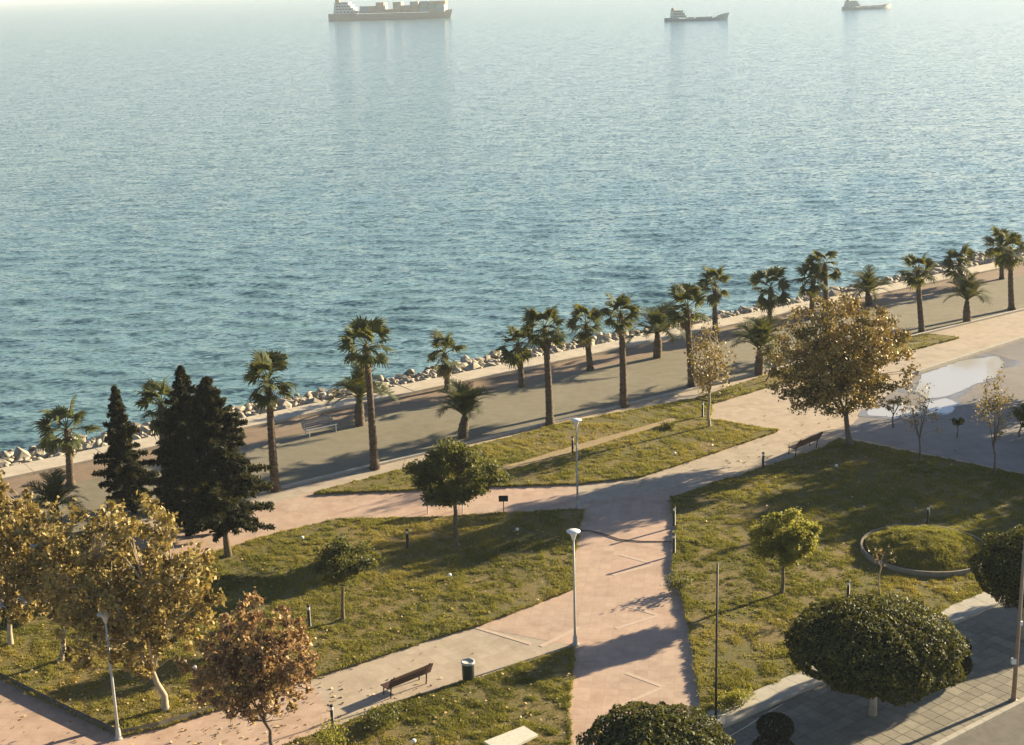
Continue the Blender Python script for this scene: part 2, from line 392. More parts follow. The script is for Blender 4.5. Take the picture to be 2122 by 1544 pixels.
# grass: nobody could count it
def in_view(P):
    hd = np.arctan2(P[:, 0], P[:, 1]); return np.abs(hd) < R(24)
def grass_for(poly, dens, seed, exclude=()):
    rg = np.random.default_rng(seed)
    lo, hi = poly.min(0), poly.max(0)
    lo = np.maximum(lo, (-60, 38)); hi = np.minimum(hi, (60, 115))
    n = int((hi - lo).prod() * dens)
    P = lo + rg.random((n, 2)) * (hi - lo)
    P = P[inside(P, poly)]; P = P[in_view(P)]
    for e in exclude: P = P[~e(P)]
    nz = 0.5 * vnoise(P[:, 0], P[:, 1], 0.35, 3) + 0.3 * vnoise(P[:, 0], P[:, 1], 0.9, 4) + 0.2 * vnoise(P[:, 0], P[:, 1], 0.16, 8)
    bare = vnoise(P[:, 0], P[:, 1], 2.3, 41) * .6 + vnoise(P[:, 0], P[:, 1], .7, 42) * .4
    P = P[rg.random(len(P)) < np.clip((nz - 0.22) * 2.4, 0.06, 1) * np.clip((bare - .15) * 4, .35, 1)]
    # tufts leaning over the lawn edge
    d = np.linalg.norm(np.diff(np.vstack([poly, poly[:1]]), axis=0), axis=1)
    ei = rg.choice(len(poly), size=int(d.sum() * dens * 0.16), p=d / d.sum()); tt = rg.random((len(ei), 1))
    E_ = poly[ei] * (1 - tt) + poly[(ei + 1) % len(poly)] * tt + rg.normal(0, 0.05, (len(ei), 2))
    P = np.vstack([P, E_[in_view(E_)]])
    return P
excl = [lambda P: inside(P, trail_np), lambda P: np.hypot(P[:, 0] - BEDC.x, P[:, 1] - BEDC.y) < BEDR + .1]
GP = [grass_for(lawn_poly['front'], 640, 1), grass_for(lawn_poly['centre'], 400, 2), grass_for(lawn_poly['right'], 420, 3, excl[1:]), grass_for(lawn_poly['seaside'], 300, 4, excl[:1]), grass_for(lawn_poly['strip'], 120, 5)]
bed_g = rng.random((11000, 2)) * 2 - 1; bed_g = bed_g[np.hypot(*bed_g.T) < 0.93] * BEDR
P = np.vstack(GP)
def blades(P, Z, seed, hs=1.0):
    rg = np.random.default_rng(seed); n = len(P)
    nz = 0.55 * vnoise(P[:, 0], P[:, 1], 0.35, 3) + 0.3 * vnoise(P[:, 0], P[:, 1], 0.9, 4) + 0.15 * vnoise(P[:, 0], P[:, 1], 0.16, 8)
    big = 0.6 * vnoise(P[:, 0], P[:, 1], 4.2, 5) + 0.4 * vnoise(P[:, 0], P[:, 1], 1.3, 6)
    h = (0.028 + 0.17 * np.clip(nz - 0.28, 0, 1) * rg.uniform(0.6, 1.3, n)) * hs
    c = np.column_stack([P, Z])
    Vs, Rs = [], []
    for k in range(3):
        an = rg.random(n) * 2 * np.pi; w = rg.uniform(0.012, 0.026, n)
        dx, dy = np.cos(an) * w, np.sin(an) * w
        lx, ly = rg.normal(0, 0.5, n) * h, rg.normal(0, 0.5, n) * h
        ox, oy = rg.normal(0, .022, n), rg.normal(0, .022, n)
        a = c + np.column_stack([ox + dx, oy + dy, np.zeros(n)]); b_ = c + np.column_stack([ox - dx, oy - dy, np.zeros(n)])
        t = c + np.column_stack([ox + lx, oy + ly, h])
        Vs.append(np.stack([a, b_, t], 1)); Rs.append(np.clip(0.08 + 1.0 * (big - .08) + rg.normal(0, 0.15, n), 0, 1))
    V = np.concatenate(Vs).reshape(-1, 3)
    return npmesh('grass', V, np.arange(len(V)).reshape(-1, 3), np.concatenate(Rs))
tag(link('grass', blades(P, np.full(len(P), LH - 0.01), 11), 'grass'), 'short uneven olive green grass growing over the park lawns', 'grass', kind='stuff')
print('tufts', len(P))

# fallen leaves
fl = []
for k, n in (('front', 500), ('centre', 1300), ('right', 500)):
    q = lawn_poly[k]; q = q[rng.integers(0, len(q), n)] * .0 + (q.min(0) + rng.random((n, 2)) * (q.max(0) - q.min(0)))
    q = q[inside(q, lawn_poly[k])]; fl.append(np.column_stack([q, np.full(len(q), LH + .05)]))
for px, py, r, n in ((560, 1500, 3, 260), (300, 1480, 4, 250), (1700, 940, 5, 250), (690, 1450, 3, 90)):
    g0 = G(px, py); q = np.column_stack([g0.x + rng.normal(0, r, n) - 1, g0.y + rng.normal(0, r * .7, n), np.full(n, 0.03)])
    z = np.full(n, .02)
    for k in lawn_poly: z[inside(q[:, :2], lawn_poly[k])] = LH + .05
    q[:, 2] = z; fl.append(q)
fl = np.vstack(fl)
V, F = leaves(fl, 0.13, np.tile([0, 0, 1.0], (len(fl), 1)), 0.7, 0.4)
tag(link('fallen_leaves', npmesh('fallen_leaves', V, F, rng.random(len(F))), 'fallen'), 'dry brown leaves scattered over the lawns and paths', 'leaves', kind='stuff')

# low kerb round the left lawn corner, its shaded face and shadow painted dark
kb = MB(); kpts = [G(*p) for p in [(-300, 1345), (-150, 1332), (0, 1404), (120, 1464), (250, 1525), (330, 1508), (480, 1461)]]
kpts = [(p.x, p.y, 0.1) for p in kpts]
kb.tube(kpts, 0.13, 4)
tag(kb.build('lawn_kerb', 'shadekerb'), 'low kerb coloured dark for its shadow round the corner of the leaf strewn lawn', 'kerb')

# sidewalk with pavers
SA = math.atan2(SU.y, SU.x)
sw = sheet('sidewalk', [SR(30.7, 26.2), SR(110, 26.2), SR(110, 31.35), SR(30.7, 31.35)], 'grout', 0.008)
pm = [None] * 3
for i in range(3):
    mb = MB(); mb.box((0, 0, 0.01), (0.50, 0.50, 0.02), 0, 0.975); pm[i] = mb.build('paver', 'paver', sw)
vars_ = []
for i, f in enumerate((0.86, 1.0, 1.13)):
    mm = M['paver'].copy(); mm.name = 'sidewalk_paver'
    for nd in mm.node_tree.nodes:
        if nd.type == 'VALTORGB':
            for e in nd.color_ramp.elements: e.color = tuple(c * f for c in e.color[:3]) + (1,)
    pm[i].data.materials[0] = mm
cnt = 0
for i in range(28):
    for j in range(10):
        k = random.randrange(3)
        p = SR(31.0 + 0.515 * i, 26.46 + 0.515 * j, 0.010 + random.uniform(0, 0.004))
        if cnt < 3: o = pm[cnt]
        else:
            o = pm[k].copy(); C.objects.link(o)
        o.location = p; o.rotation_euler = (random.uniform(-.004, .004), random.uniform(-.004, .004), SA); cnt += 1
mb = MB()
for i in range(28, 110):
    for j in range(10):
        p = SR(31.0 + 0.515 * i, 26.46 + 0.515 * j); mb.box((p.x, p.y, 0.02), (0.5, 0.5, 0.02), SA)
o = mb.build('paver_field', 'paver', sw); o['kind'] = 'stuff'
# pale border between lawn and sidewalk
mb = MB()
for i in range(60):
    p = SR(30.7 + 1.0 * i + .5, 31.88); mb.box((p.x, p.y, 0.06), (0.985, 1.06, 0.16), SA)
tag(mb.build('sidewalk_border', 'kerb'), kind='structure')
mb = MB()
for i in range(70):
    p = SR(30.7 + 1.0 * i + .5, 26.05); mb.box((p.x, p.y, 0.02), (0.985, 0.2, 0.14), SA)
tag(mb.build('road_kerb', 'kerb'), kind='structure')
sheet('road', [SR(-40, 10), SR(140, 10), SR(140, 25.95), SR(-40, 25.95)], 'road', 0.006)
mb = MB(); a, b_ = G(1500, 1533, .04), G(1622, 1459, .04)
mb.tube([a, a.lerp(b_, .35) + Vector((.03, 0, 0)), a.lerp(b_, .7) + Vector((0, .04, 0)), b_], 0.018, 6)
tag(mb.build('garden_hose', 'slab'), 'thin pale hose lying straight on the shaded sidewalk', 'hose')

# plaza, its kerb and puddles
plz = [G(*p) for p in [(1742, 903), (1800, 846), (1902, 774), (2122, 702), (2300, 645), (2700, 520), (2800, 1100), (2500, 1058), (2122, 981)]]
sheet('plaza', plz, 'plaza', 0.005)
def blob(cx, cy, pts, name='puddle'):
    q = resample([G(*p) for p in pts], 0.45, 0.16, int(cx)); c = sum((Vector((*k, 0)) for k in q), Vector()) / len(q)
    w = [(c.x + (k[0] - c.x) * (1.18 + .2 * math.sin(i * .7 + cx)), c.y + (k[1] - c.y) * (1.2 + .15 * math.cos(i * .5))) for i, k in enumerate(q)]
    sheet('wet_patch', w, 'wet', 0.008 + .0008 * cx); return sheet(name, q, 'puddle', 0.019 + .0005 * cx)
blob(0, 0, [(1908, 777), (1990, 749), (2062, 738), (2082, 752), (2065, 782), (2000, 806), (1960, 822), (1925, 826), (1895, 812)])
blob(5, 0, [(1920, 836), (1960, 826), (1985, 838), (1960, 858), (1925, 852)])
blob(9, 0, [(1800, 850), (1850, 838), (1900, 842), (1905, 856), (1850, 866), (1800, 862)])
mb = MB(); a, b_ = G(1900, 773), G(2420, 605); d = b_ - a; n_ = int(d.length)
for i in range(n_):
    p = a.lerp(b_, (i + .5) / n_); mb.box((p.x, p.y, 0.07), (d.length / n_ * .985, 0.25, 0.18), math.atan2(d.y, d.x))
tag(mb.build('plaza_kerb', 'kerb'), kind='structure')

# ------------------------------------------------------------------ sea
SEAZ = -1.5
def sea_mesh():
    th = np.concatenate([np.radians(np.linspace(-75, -27, 50, endpoint=False)), np.radians(np.linspace(-27, 27, 620)), np.radians(np.linspace(27, 75, 51)[1:])])
    r = [66.0]
    while r[-1] < 420: r.append(r[-1] * 1.0042)
    while r[-1] < 45000: r.append(r[-1] * 1.035)
    r = np.array(r)
    T, RR = np.meshgrid(th, r)
    X, Y = RR * np.sin(T), RR * np.cos(T)
    Z = np.zeros_like(X); rg = np.random.default_rng(5)
    sp = RR * 0.0042 * 2.2
    for i in range(90):
        lam = np.exp(rg.uniform(np.log(0.7), np.log(4.2)))
        an = R(84) + rg.normal(0, R(19)); k = 2 * np.pi / lam
        s = 0.037 * (1.0 if 1.5 < lam < 4.5 else 0.75)
        fade = np.clip((lam / sp - 1.6) / 1.6, 0, 1)
        Z += fade * s / k * np.sin(k * (X * np.cos(an) + Y * np.sin(an)) + rg.uniform(0, 6.28))
    grp = 0.45 + 1.1 * vnoise(X, Y, 26, 21) * vnoise(X + 90, Y, 9, 22) + 0.35 * vnoise(X, Y * 1.5, 70, 23)
    Z = Z * grp
    # sharper crests
    Z = Z + 0.9 * np.maximum(Z, 0) ** 2
    V = np.stack([X, Y, Z + SEAZ], 2).reshape(-1, 3)
    nr, nc = X.shape
    i = np.arange(nr - 1)[:, None] * nc + np.arange(nc - 1)[None]
    F = np.stack([i, i + nc, i + nc + 1, i + 1], 2).reshape(-1, 4)[:, ::-1]
    return npmesh('sea', V, F, smooth=True)
m, nt, b = newmat('sea_water')
geo = N(nt, 'ShaderNodeNewGeometry')
b.inputs['Base Color'].default_value = (0.13, 0.235, 0.25, 1); b.inputs['Roughness'].default_value = 0.12; b.inputs['IOR'].default_value = 1.333
b.inputs['Specular IOR Level'].default_value = 0.5
nrm = geo.outputs['Normal']
for sc_, st_, k_ in ((3.2, (0.6, 1.3, 1.0), 0.62), (1.1, (0.5, 1.5, 1.0), 0.34), (0.25, (0.45, 1.6, 1.0), 0.16)):
    mp = N(nt, 'ShaderNodeMapping'); mp.inputs['Scale'].default_value = st_; mp.inputs['Rotation'].default_value = (0, 0, R(-8))
    nt.links.new(geo.outputs['Position'], mp.inputs['Vector'])
    n1 = N(nt, 'ShaderNodeTexNoise', Scale=sc_, Detail=2.0, Roughness=0.55); nt.links.new(mp.outputs[0], n1.inputs['Vector'])
    su = N(nt, 'ShaderNodeVectorMath', operation='SUBTRACT'); su.inputs[1].default_value = (.5, .5, .5); nt.links.new(n1.outputs['Color'], su.inputs[0])
    mu = N(nt, 'ShaderNodeVectorMath', operation='MULTIPLY'); mu.inputs[1].default_value = (k_ * 1.1, k_ * 2.2, 0); nt.links.new(su.outputs[0], mu.inputs[0])
    ad = N(nt, 'ShaderNodeVectorMath', operation='ADD'); nt.links.new(nrm, ad.inputs[0]); nt.links.new(mu.outputs[0], ad.inputs[1]); nrm = ad.outputs[0]
no = N(nt, 'ShaderNodeVectorMath', operation='NORMALIZE'); nt.links.new(nrm, no.inputs[0])
nt.links.new(no.outputs[0], b.inputs['Normal'])
M['sea'] = m
link('sea', sea_mesh(), 'sea')['kind'] = 'structure'

# ------------------------------------------------------------------ riprap
rock_me = []
for i in range(7):
    bm = bmesh.new(); bmesh.ops.create_icosphere(bm, subdivisions=1, radius=1.0)
    rg = random.Random(50 + i)
    ax = (rg.uniform(.8, 1.25), rg.uniform(.65, 1.0), rg.uniform(.5, .8))
    planes = [(Vector((rg.gauss(0, 1), rg.gauss(0, 1), rg.gauss(0, 1))).normalized(), rg.uniform(.55, .85)) for _ in range(7)]
    for v in bm.verts:
        v.co *= rg.uniform(.9, 1.2)
        for n_, d_ in planes:
            q = v.co.dot(n_)
            if q > d_: v.co -= n_ * (q - d_)
        v.co = Vector((v.co.x * ax[0], v.co.y * ax[1], v.co.z * ax[2]))
    me = bpy.data.meshes.new('boulder'); bm.to_mesh(me); bm.free(); me.materials.append(M['rock']); rock_me.append(me)
bank = MB()
ap = np.arange(-140, 330, 3.0)
for a in ap[:-1]:
    q = [PR(a, 76.5, -0.35), PR(a + 3, 76.5, -0.35), PR(a + 3, 82.5, -1.85), PR(a, 82.5, -1.85), PR(a, 76.5, -3), PR(a + 3, 76.5, -3), PR(a + 3, 82.5, -3), PR(a, 82.5, -3)]
    bank.add([tuple(p) for p in q], [(0, 1, 2, 3), (7, 6, 5, 4), (0, 4, 5, 1), (2, 6, 7, 3)])
M['rubble'] = surf('rubble', [(0.09, 0.08, 0.065), (0.2, 0.17, 0.13)], scale=2, rough=0.95, bump=0.8, bscale=5)
bank = tag(bank.build('riprap_bank', 'rubble'), 'bank of pale boulders between the sea wall and the water', 'rocks')
rocks = []
for a in np.arange(-130, 320, 0.45):
    wid = 5.0 + 2.6 * vnoise(np.array([a]), np.array([0.]), 14, 31)[0] + 0.7 * random.random()
    nrow = 9
    for r_ in range(nrow):
        if random.random() < .2: continue
        t = (r_ + random.random()) / nrow
        n_ = 76.75 + wid * t
        s = random.uniform(.18, .48) if random.random() > .13 else random.uniform(.48, .8)
        z = -0.08 - 1.35 * t ** .8 + random.uniform(-.12, .22) + (0.2 if s > .8 else 0)
        rocks.append((PR(a + random.uniform(-.35, .35), n_, z), s))
vis = [(s_ / math.hypot(p.x, p.y), i) for i, (p, s_) in enumerate(rocks) if abs(math.atan2(p.x, p.y)) < R(21.5)]
vis.sort(reverse=True); own = {i for _, i in vis[:290]}
rest_v, rest_f, off = [], [], 0
cache = [(np.array([v.co for v in me.vertices]), np.array([p.vertices[:] for p in me.polygons])) for me in rock_me]
for i, (p, s_) in enumerate(rocks):
    eu = (random.uniform(-.5, .5), random.uniform(-.5, .5), random.uniform(0, 6.28))
    k = random.randrange(7)
    if i in own:
        o = link('boulder', rock_me[k], None, bank); o.location = p; o.rotation_euler = eu; o.scale = (s_, s_, s_)
    else:
        mt = np.array(Matrix.LocRotScale(p, __import__('mathutils').Euler(eu), Vector((s_, s_, s_))))
        v = cache[k][0] @ mt[:3, :3].T + mt[:3, 3]
        rest_v.append(v); rest_f.append(cache[k][1] + off); off += len(v)
o = link('boulders', npmesh('boulders', np.vstack(rest_v), np.vstack(rest_f)), 'rock', bank); o['kind'] = 'stuff'

# ------------------------------------------------------------------ trees
def crown_box(base, x0, x1, y0, y1):
    Y = base.y
    a, b_ = AT((x0 + x1) / 2, y0, Y), AT((x0 + x1) / 2, y1, Y)
    l, r_ = AT(x0, (y0 + y1) / 2, Y), AT(x1, (y0 + y1) / 2, Y)
    c = Vector(((l.x + r_.x) / 2, Y, (a.z + b_.z) / 2))
    rx, rz = (r_.x - l.x) / 2, (a.z - b_.z) / 2
    tn = (CAMH - c.z) / Y                              # seen from above, the crown's depth adds to its height
    return c, rx, math.sqrt(max(rz * rz - (.8 * rx * tn) ** 2, (.5 * rz) ** 2))
def broad_tree(name, label, px, box, leafm, seed, nclump=40, nleaf=140, leaf=0.2, bark='bark', z=LH, trunk_r=0.14, fork=0.3, hollow=0.35, clr=0.24, group=None, cat='tree', base=None, cr_=None, dens_low=1.0, whitew=False, depth=.85, twig=0.03, sep=0.0):
    rg = np.random.default_rng(seed)
    B = base or G(*px, z)
    if cr_: c, rx, rz = cr_
    else: c, rx, rz = crown_box(B, *box)
    root = thing(name, label, cat, B, 0, group)
    cl = c - B                                        # local crown centre
    ry = rx * depth
    zlow = max(cl.z - rz, 0.25)
    # clump centres in the crown ellipsoid
    cen = []; lob = rg.normal(size=(9, 3)); lob /= np.linalg.norm(lob, axis=1, keepdims=True); lob = np.vstack([lob, [[1, 0, 0], [-1, 0, .1], [0, 0, 1]]])
    while len(cen) < nclump:
        d = rg.normal(size=3); d /= np.linalg.norm(d)
        q = d * (hollow + (1 - hollow) * rg.random() ** 0.6) * (1.08 - clr * 0.7) * (.76 + .34 * max(0, (lob @ d).max()) ** 5)
        if sep and any(np.linalg.norm(q - e) < sep for e in cen) and rg.random() < .9: continue
        cen.append(q)
    cen = np.array(cen); sc = np.array([rx, ry, rz])
    cw = cen * sc + np.array(cl)
    # trunk and limbs
    tb = MB(); fz = min(max(zlow + 2 * rz * fork * 0.5, 0.3), cl.z)
    top = Vector((cl.x * 0.45, cl.y * .45, fz))
    pts = [Vector((0, 0, -0.1)), Vector((0, 0, 0.02)), top * 0.35 + Vector((rg.normal(0, .05), rg.normal(0, .05), 0)), top * 0.7 + Vector((rg.normal(0, .05), rg.normal(0, .05), 0)), top]
    tb.tube(pts, [trunk_r * 1.7, trunk_r * 1.35, trunk_r, trunk_r * .9, trunk_r * .85], 9)
    if whitew: pass
    tb.build('trunk', bark, root, True)
    br = MB()
    nm = 5 if nclump > 12 else 3
    mains = []
    for k in range(nm):
        an = 2 * math.pi * (k + rg.random() * .5) / nm
        e = Vector((cl.x + rx * .45 * math.cos(an), cl.y + ry * .45 * math.sin(an), cl.z + rz * rg.uniform(-.1, .45)))
        mid = top.lerp(e, .5) + Vector((rg.normal(0, .08), rg.normal(0, .08), -.08 * rz))
        br.tube([top - Vector((0, 0, .06)), mid, e], [trunk_r * .55, trunk_r * .38, trunk_r * .2], 6); mains += [mid, e, mid.lerp(e, .5)]
    mains.append(top)
    for q in cw:
        q = Vector(q); s_ = min(mains, key=lambda u: (u - q).length + (0.6 if u.z > q.z else 0))
        md = s_.lerp(q, .5) + Vector((rg.normal(0, .1), rg.normal(0, .1), rg.normal(0, .08))) * min(1, rx / 2)
        br.tube([s_, md, q], [trunk_r * .2, trunk_r * .13, twig * .4], 4)
    br.build('branches', bark if bark != 'whitewash' else 'palebark', root, True)
    # leaves
    L = []; rv = []
    for q, e in zip(cw, cen):
        n_ = int(nleaf * rg.uniform(.5, 1.4) * (dens_low if e[2] < -.2 else 1))
        p = q + np.clip(rg.normal(0, .5, (n_, 3)), -1.15, 1.15) * clr * np.array([rx, ry, rz * .9]) * rg.uniform(.75, 1.25)
        L.append(p); rv.append(np.clip(rg.normal(.5, .17) + rg.normal(0, .26, n_), 0, 1))
    L = np.vstack(L); rv = np.concatenate(rv)
    keep = L[:, 2] > 0.18; L = L[keep]; rv = rv[keep]
    V, F = leaves(L, leaf, None, .7, rg=rg)
    link('crown', npmesh('crown', V, F, rv), leafm, root)
    return root
# autumn plane trees
broad_tree('plane_tree', 'large sparse autumn plane tree with forked trunk beside the bench at the lawn corner', (1762, 922), (1596, 1890, 612, 888), 'mixed', 101, 340, 85, 0.165, trunk_r=.15, fork=.18, hollow=.15, clr=.1, dens_low=1.0, sep=.09)
broad_tree('plane_tree', 'slender yellow young tree with sparse crown on the tip of the seaside lawn', (1470, 884), (1416, 1522, 655, 832), 'mixed', 102, 90, 20, 0.16, 'palebark', trunk_r=.08, fork=.2, hollow=.15, clr=.2, sep=.2)
broad_tree('plane_tree', 'yellow autumn plane tree cut by the left edge of the photo', (22, 1336), (-110, 128, 975, 1285), 'autumn', 103, 170, 50, 0.21, 'palebark', trunk_r=.1, fork=.15, clr=.11, hollow=.15, sep=.13)
broad_tree('plane_tree', 'yellow autumn plane tree with pale trunk second from the left edge', (125, 1370), (30, 250, 1035, 1320), 'autumn', 104, 150, 46, 0.2, 'palebark', trunk_r=.095, fork=.12, clr=.11, hollow=.15, sep=.13)
broad_tree('plane_tree', 'broad golden brown plane tree with leaning pale trunk on the left lawn', (343, 1470), (100, 452, 1025, 1420), 'autumn', 105, 270, 48, 0.2, 'palebark', trunk_r=.11, fork=.1, clr=.095, hollow=.12, sep=.1)
broad_tree('plane_tree', 'rusty red leaved plane tree at the bottom between lawn and bench path', (568, 1560), (388, 652, 1238, 1512), 'rust', 106, 250, 52, 0.165, 'bark', z=0.0, trunk_r=.07, fork=.06, clr=.1, hollow=.12, sep=.11)
# green lawn trees
broad_tree('olive_tree', 'dark green tree with lopsided crown in front of the pale bench', (945, 1113), (845, 1032, 912, 1052), 'olive', 107, 52, 420, 0.13, 'bark', trunk_r=.1, fork=.12, hollow=.4, clr=.2, sep=.2)
broad_tree('olive_tree', 'small low green tree on the middle lawn within the long shadow', (711, 1285), (638, 792, 1118, 1218), 'olive', 108, 26, 240, 0.12, 'bark', trunk_r=.07, fork=.1, hollow=.3, clr=.26, sep=.25)
broad_tree('olive_tree', 'small rounded green tree with sunlit right side on the right lawn', (1620, 1230), (1556, 1700, 1056, 1172), 'limegreen', 109, 70, 260, 0.11, 'bark', trunk_r=.075, fork=.05, hollow=.4, clr=.2, sep=.2)
# thin young trees on and beside the plaza
broad_tree('young_tree', 'thin nearly bare young tree at the plaza edge of the lawn', (1905, 951), (1850, 1962, 780, 915), 'mixed', 110, 30, 14, 0.13, 'bark', trunk_r=.05, fork=.1, hollow=.1, clr=.2)
broad_tree('young_tree', 'thin yellow leaved young tree near the right edge of the photo', (2057, 985), (2018, 2104, 762, 935), 'autumn', 111, 30, 26, 0.14, 'bark', trunk_r=.05, fork=.1, hollow=.1, clr=.2)
broad_tree('young_tree', 'small dark young tree behind the bare one on the plaza', (1851, 886), (1812, 1892, 808, 862), 'mixed', 112, 16, 22, 0.14, 'bark', z=0, trunk_r=.045, fork=.1, hollow=.1, clr=.25)
broad_tree('young_tree', 'tiny dark sapling standing in the middle of the plaza', (1983, 908), (1963, 2003, 858, 884), 'olive', 113, 9, 45, 0.13, 'bark', z=0, trunk_r=.035, fork=.1, hollow=.1, clr=.3)
broad_tree('young_tree', 'thin green young tree beside the swollen trunk date palm on the strip lawn', (1587, 790), (1560, 1642, 700, 762), 'olive', 114, 16, 45, 0.13, 'bark', trunk_r=.04, fork=.1, hollow=.1, clr=.28)
broad_tree('young_tree', 'dense dark shrub tree at the right edge of the plaza', (2112, 905), (2085, 2160, 830, 885), 'olive', 115, 18, 90, 0.13, 'bark', z=0, trunk_r=.05, fork=.1, hollow=.2, clr=.3)
broad_tree('young_tree', 'thin sapling with few leaves in front of the round flower bed', (1823, 1232), (1800, 1856, 1105, 1180), 'mixed', 116, 12, 10, 0.1, 'palebark', trunk_r=.03, fork=.1, hollow=.1, clr=.25)
# plane trees just off to the right, their shadows lie on the lawn and the path
for i, (x, y, h_) in enumerate([(34.6, 83.0, 7.6), (35.6, 78.6, 8.0), (39.2, 76.0, 8.4), (42.7, 72.4, 8.0)]):
    B = Vector((x, y, .005))
    broad_tree('plane_tree', 'plane tree beyond the right edge of the plaza, %s of the row' % ('leftmost', 'second from left', 'third from left', 'rightmost')[i], None, None, 'mixed', 120 + i, 110, 120, 0.26, trunk_r=.15, fork=.15, clr=.2, sep=.25, base=B, cr_=(B + Vector((0, 0, h_ * .56)), h_ * .42, h_ * .43))

# clipped ball trees
def topiary(label, px, box, seed, n=15000, z=0.03, trunk='palebark', leaf=0.12, base=None, cr_=None, name='clipped_tree'):
    rg = np.random.default_rng(seed); B = base or G(*px, z)
    c, rx, rz = cr_ or crown_box(B, *box)
    cl = c - B; root = thing(name, label, 'tree', B)
    tb = MB(); tb.tube([(0, 0, -.05), (0.02, 0, .3), (-.02, .02, max(.5, cl.z - rz * .6)), (0, 0, cl.z)], [.17, .13, .12, .1], 9); tb.build('trunk', trunk, root, True)
    # lumpy ellipsoid of leaves, flat-bottomed
    d = rg.normal(size=(n, 3)); d /= np.linalg.norm(d, axis=1, keepdims=True)
    lump = 1 + .05 * np.sin(d[:, 0] * 7 + seed) * np.sin(d[:, 1] * 6 + 1) + .04 * np.sin(d[:, 2] * 9 + d[:, 0] * 5) 
    sq = np.abs(d) ** 1.0
    ph = np.arctan2(d[:, 1], d[:, 0]) * rx; zz_ = d[:, 2] * rz
    lump = lump * (.91 + .16 * vnoise(ph, zz_, .45, seed) * (.4 + vnoise(ph, zz_, .22, seed + 1)))
    r_ = lump * (1 - np.abs(rg.normal(0, .04, n))) + (rg.random(n) > .985) * rg.uniform(0, .07, n)
    fl_ = np.where(d[:, 2] < -.1, .92, 1.0)
    p = d * r_[:, None] * np.array([rx, rx, rz]) * np.column_stack([np.ones(n), np.ones(n), fl_]) + np.array(cl)
    nr = d / np.array([rx, rx, rz]); nr /= np.linalg.norm(nr, axis=1, keepdims=True)
    V, F = leaves(p, leaf, nr, .6, .75, rg)
    link('crown', npmesh('crown', V, F, np.clip(rg.normal(.45, .25, n), 0, 1)), 'box', root)
    bm = bmesh.new(); bmesh.ops.create_icosphere(bm, subdivisions=3, radius=1.0)  # added dark ellipsoid, unseen inside the crown, blocks the gaps between leaves
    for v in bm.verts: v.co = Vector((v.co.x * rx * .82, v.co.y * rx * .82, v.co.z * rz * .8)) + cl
    me = bpy.data.meshes.new('dark_crown_blocker'); bm.to_mesh(me); bm.free(); link('dark_crown_blocker', me, 'core', root)
    return root
topiary('broad clipped ball tree standing in the shaded sidewalk with pale trunk', (1808, 1481), (1631, 1992, 1238, 1440), 201, 27000)
topiary('clipped ball tree cut by the bottom edge beside the pink path', (1352, 1665), (1206, 1512, 1464, 1640), 202, 17000)
_B = SR(45.18, 29.0, .03)
topiary('clipped ball tree cut by the right edge in front of the flower bed', None, None, 203, 12000, base=_B, cr_=(_B + Vector((0, 0, 2.9)), 1.95, 1.45))
for i in range(2):
    B = SR(54.0 + 8.5 * i, 29.0, .03)
    topiary('clipped ball tree further along the sidewalk beyond the right edge, ' + ('nearer one', 'farther one')[i], None, None, 204 + i, 6000, base=B, cr_=(B + Vector((0, 0, 2.9)), 2.1, 1.5), leaf=.18)
# two-tier clipped shrubs in the shade
def tiers(label, px, boxes, seed):
    rg = np.random.default_rng(seed); B = G(*px, .03); root = thing('clipped_shrub', label, 'shrub', B)
    for bx in boxes:
        c, rx, rz = crown_box(B, *bx); cl = c - B; n = 3500
        d = rg.normal(size=(n, 3)); d /= np.linalg.norm(d, axis=1, keepdims=True)
        p = d * (1 - np.abs(rg.normal(0, .07, (n, 1)))) * np.array([rx, rx, rz]) + np.array(cl)
        V, F = leaves(p, .08, d, .6, .8, rg); link('foliage_tier', npmesh('foliage_tier', V, F, rg.random(n)), 'needle', root)
    mb = MB(); mb.tube([(0, 0, -.03), (0, 0, max(.3, cl.z))], .05, 7); mb.build('stem', 'bark', root, True)
tiers('dark two tiered clipped shrub at the bottom edge in the sidewalk shade', (1612, 1600), [(1568, 1645, 1478, 1534), (1555, 1650, 1522, 1592)], 301)
tiers('dark two tiered clipped shrub just right of the broad ball tree', (1990, 1412), [(1966, 2012, 1322, 1362), (1962, 2014, 1352, 1402)], 302)

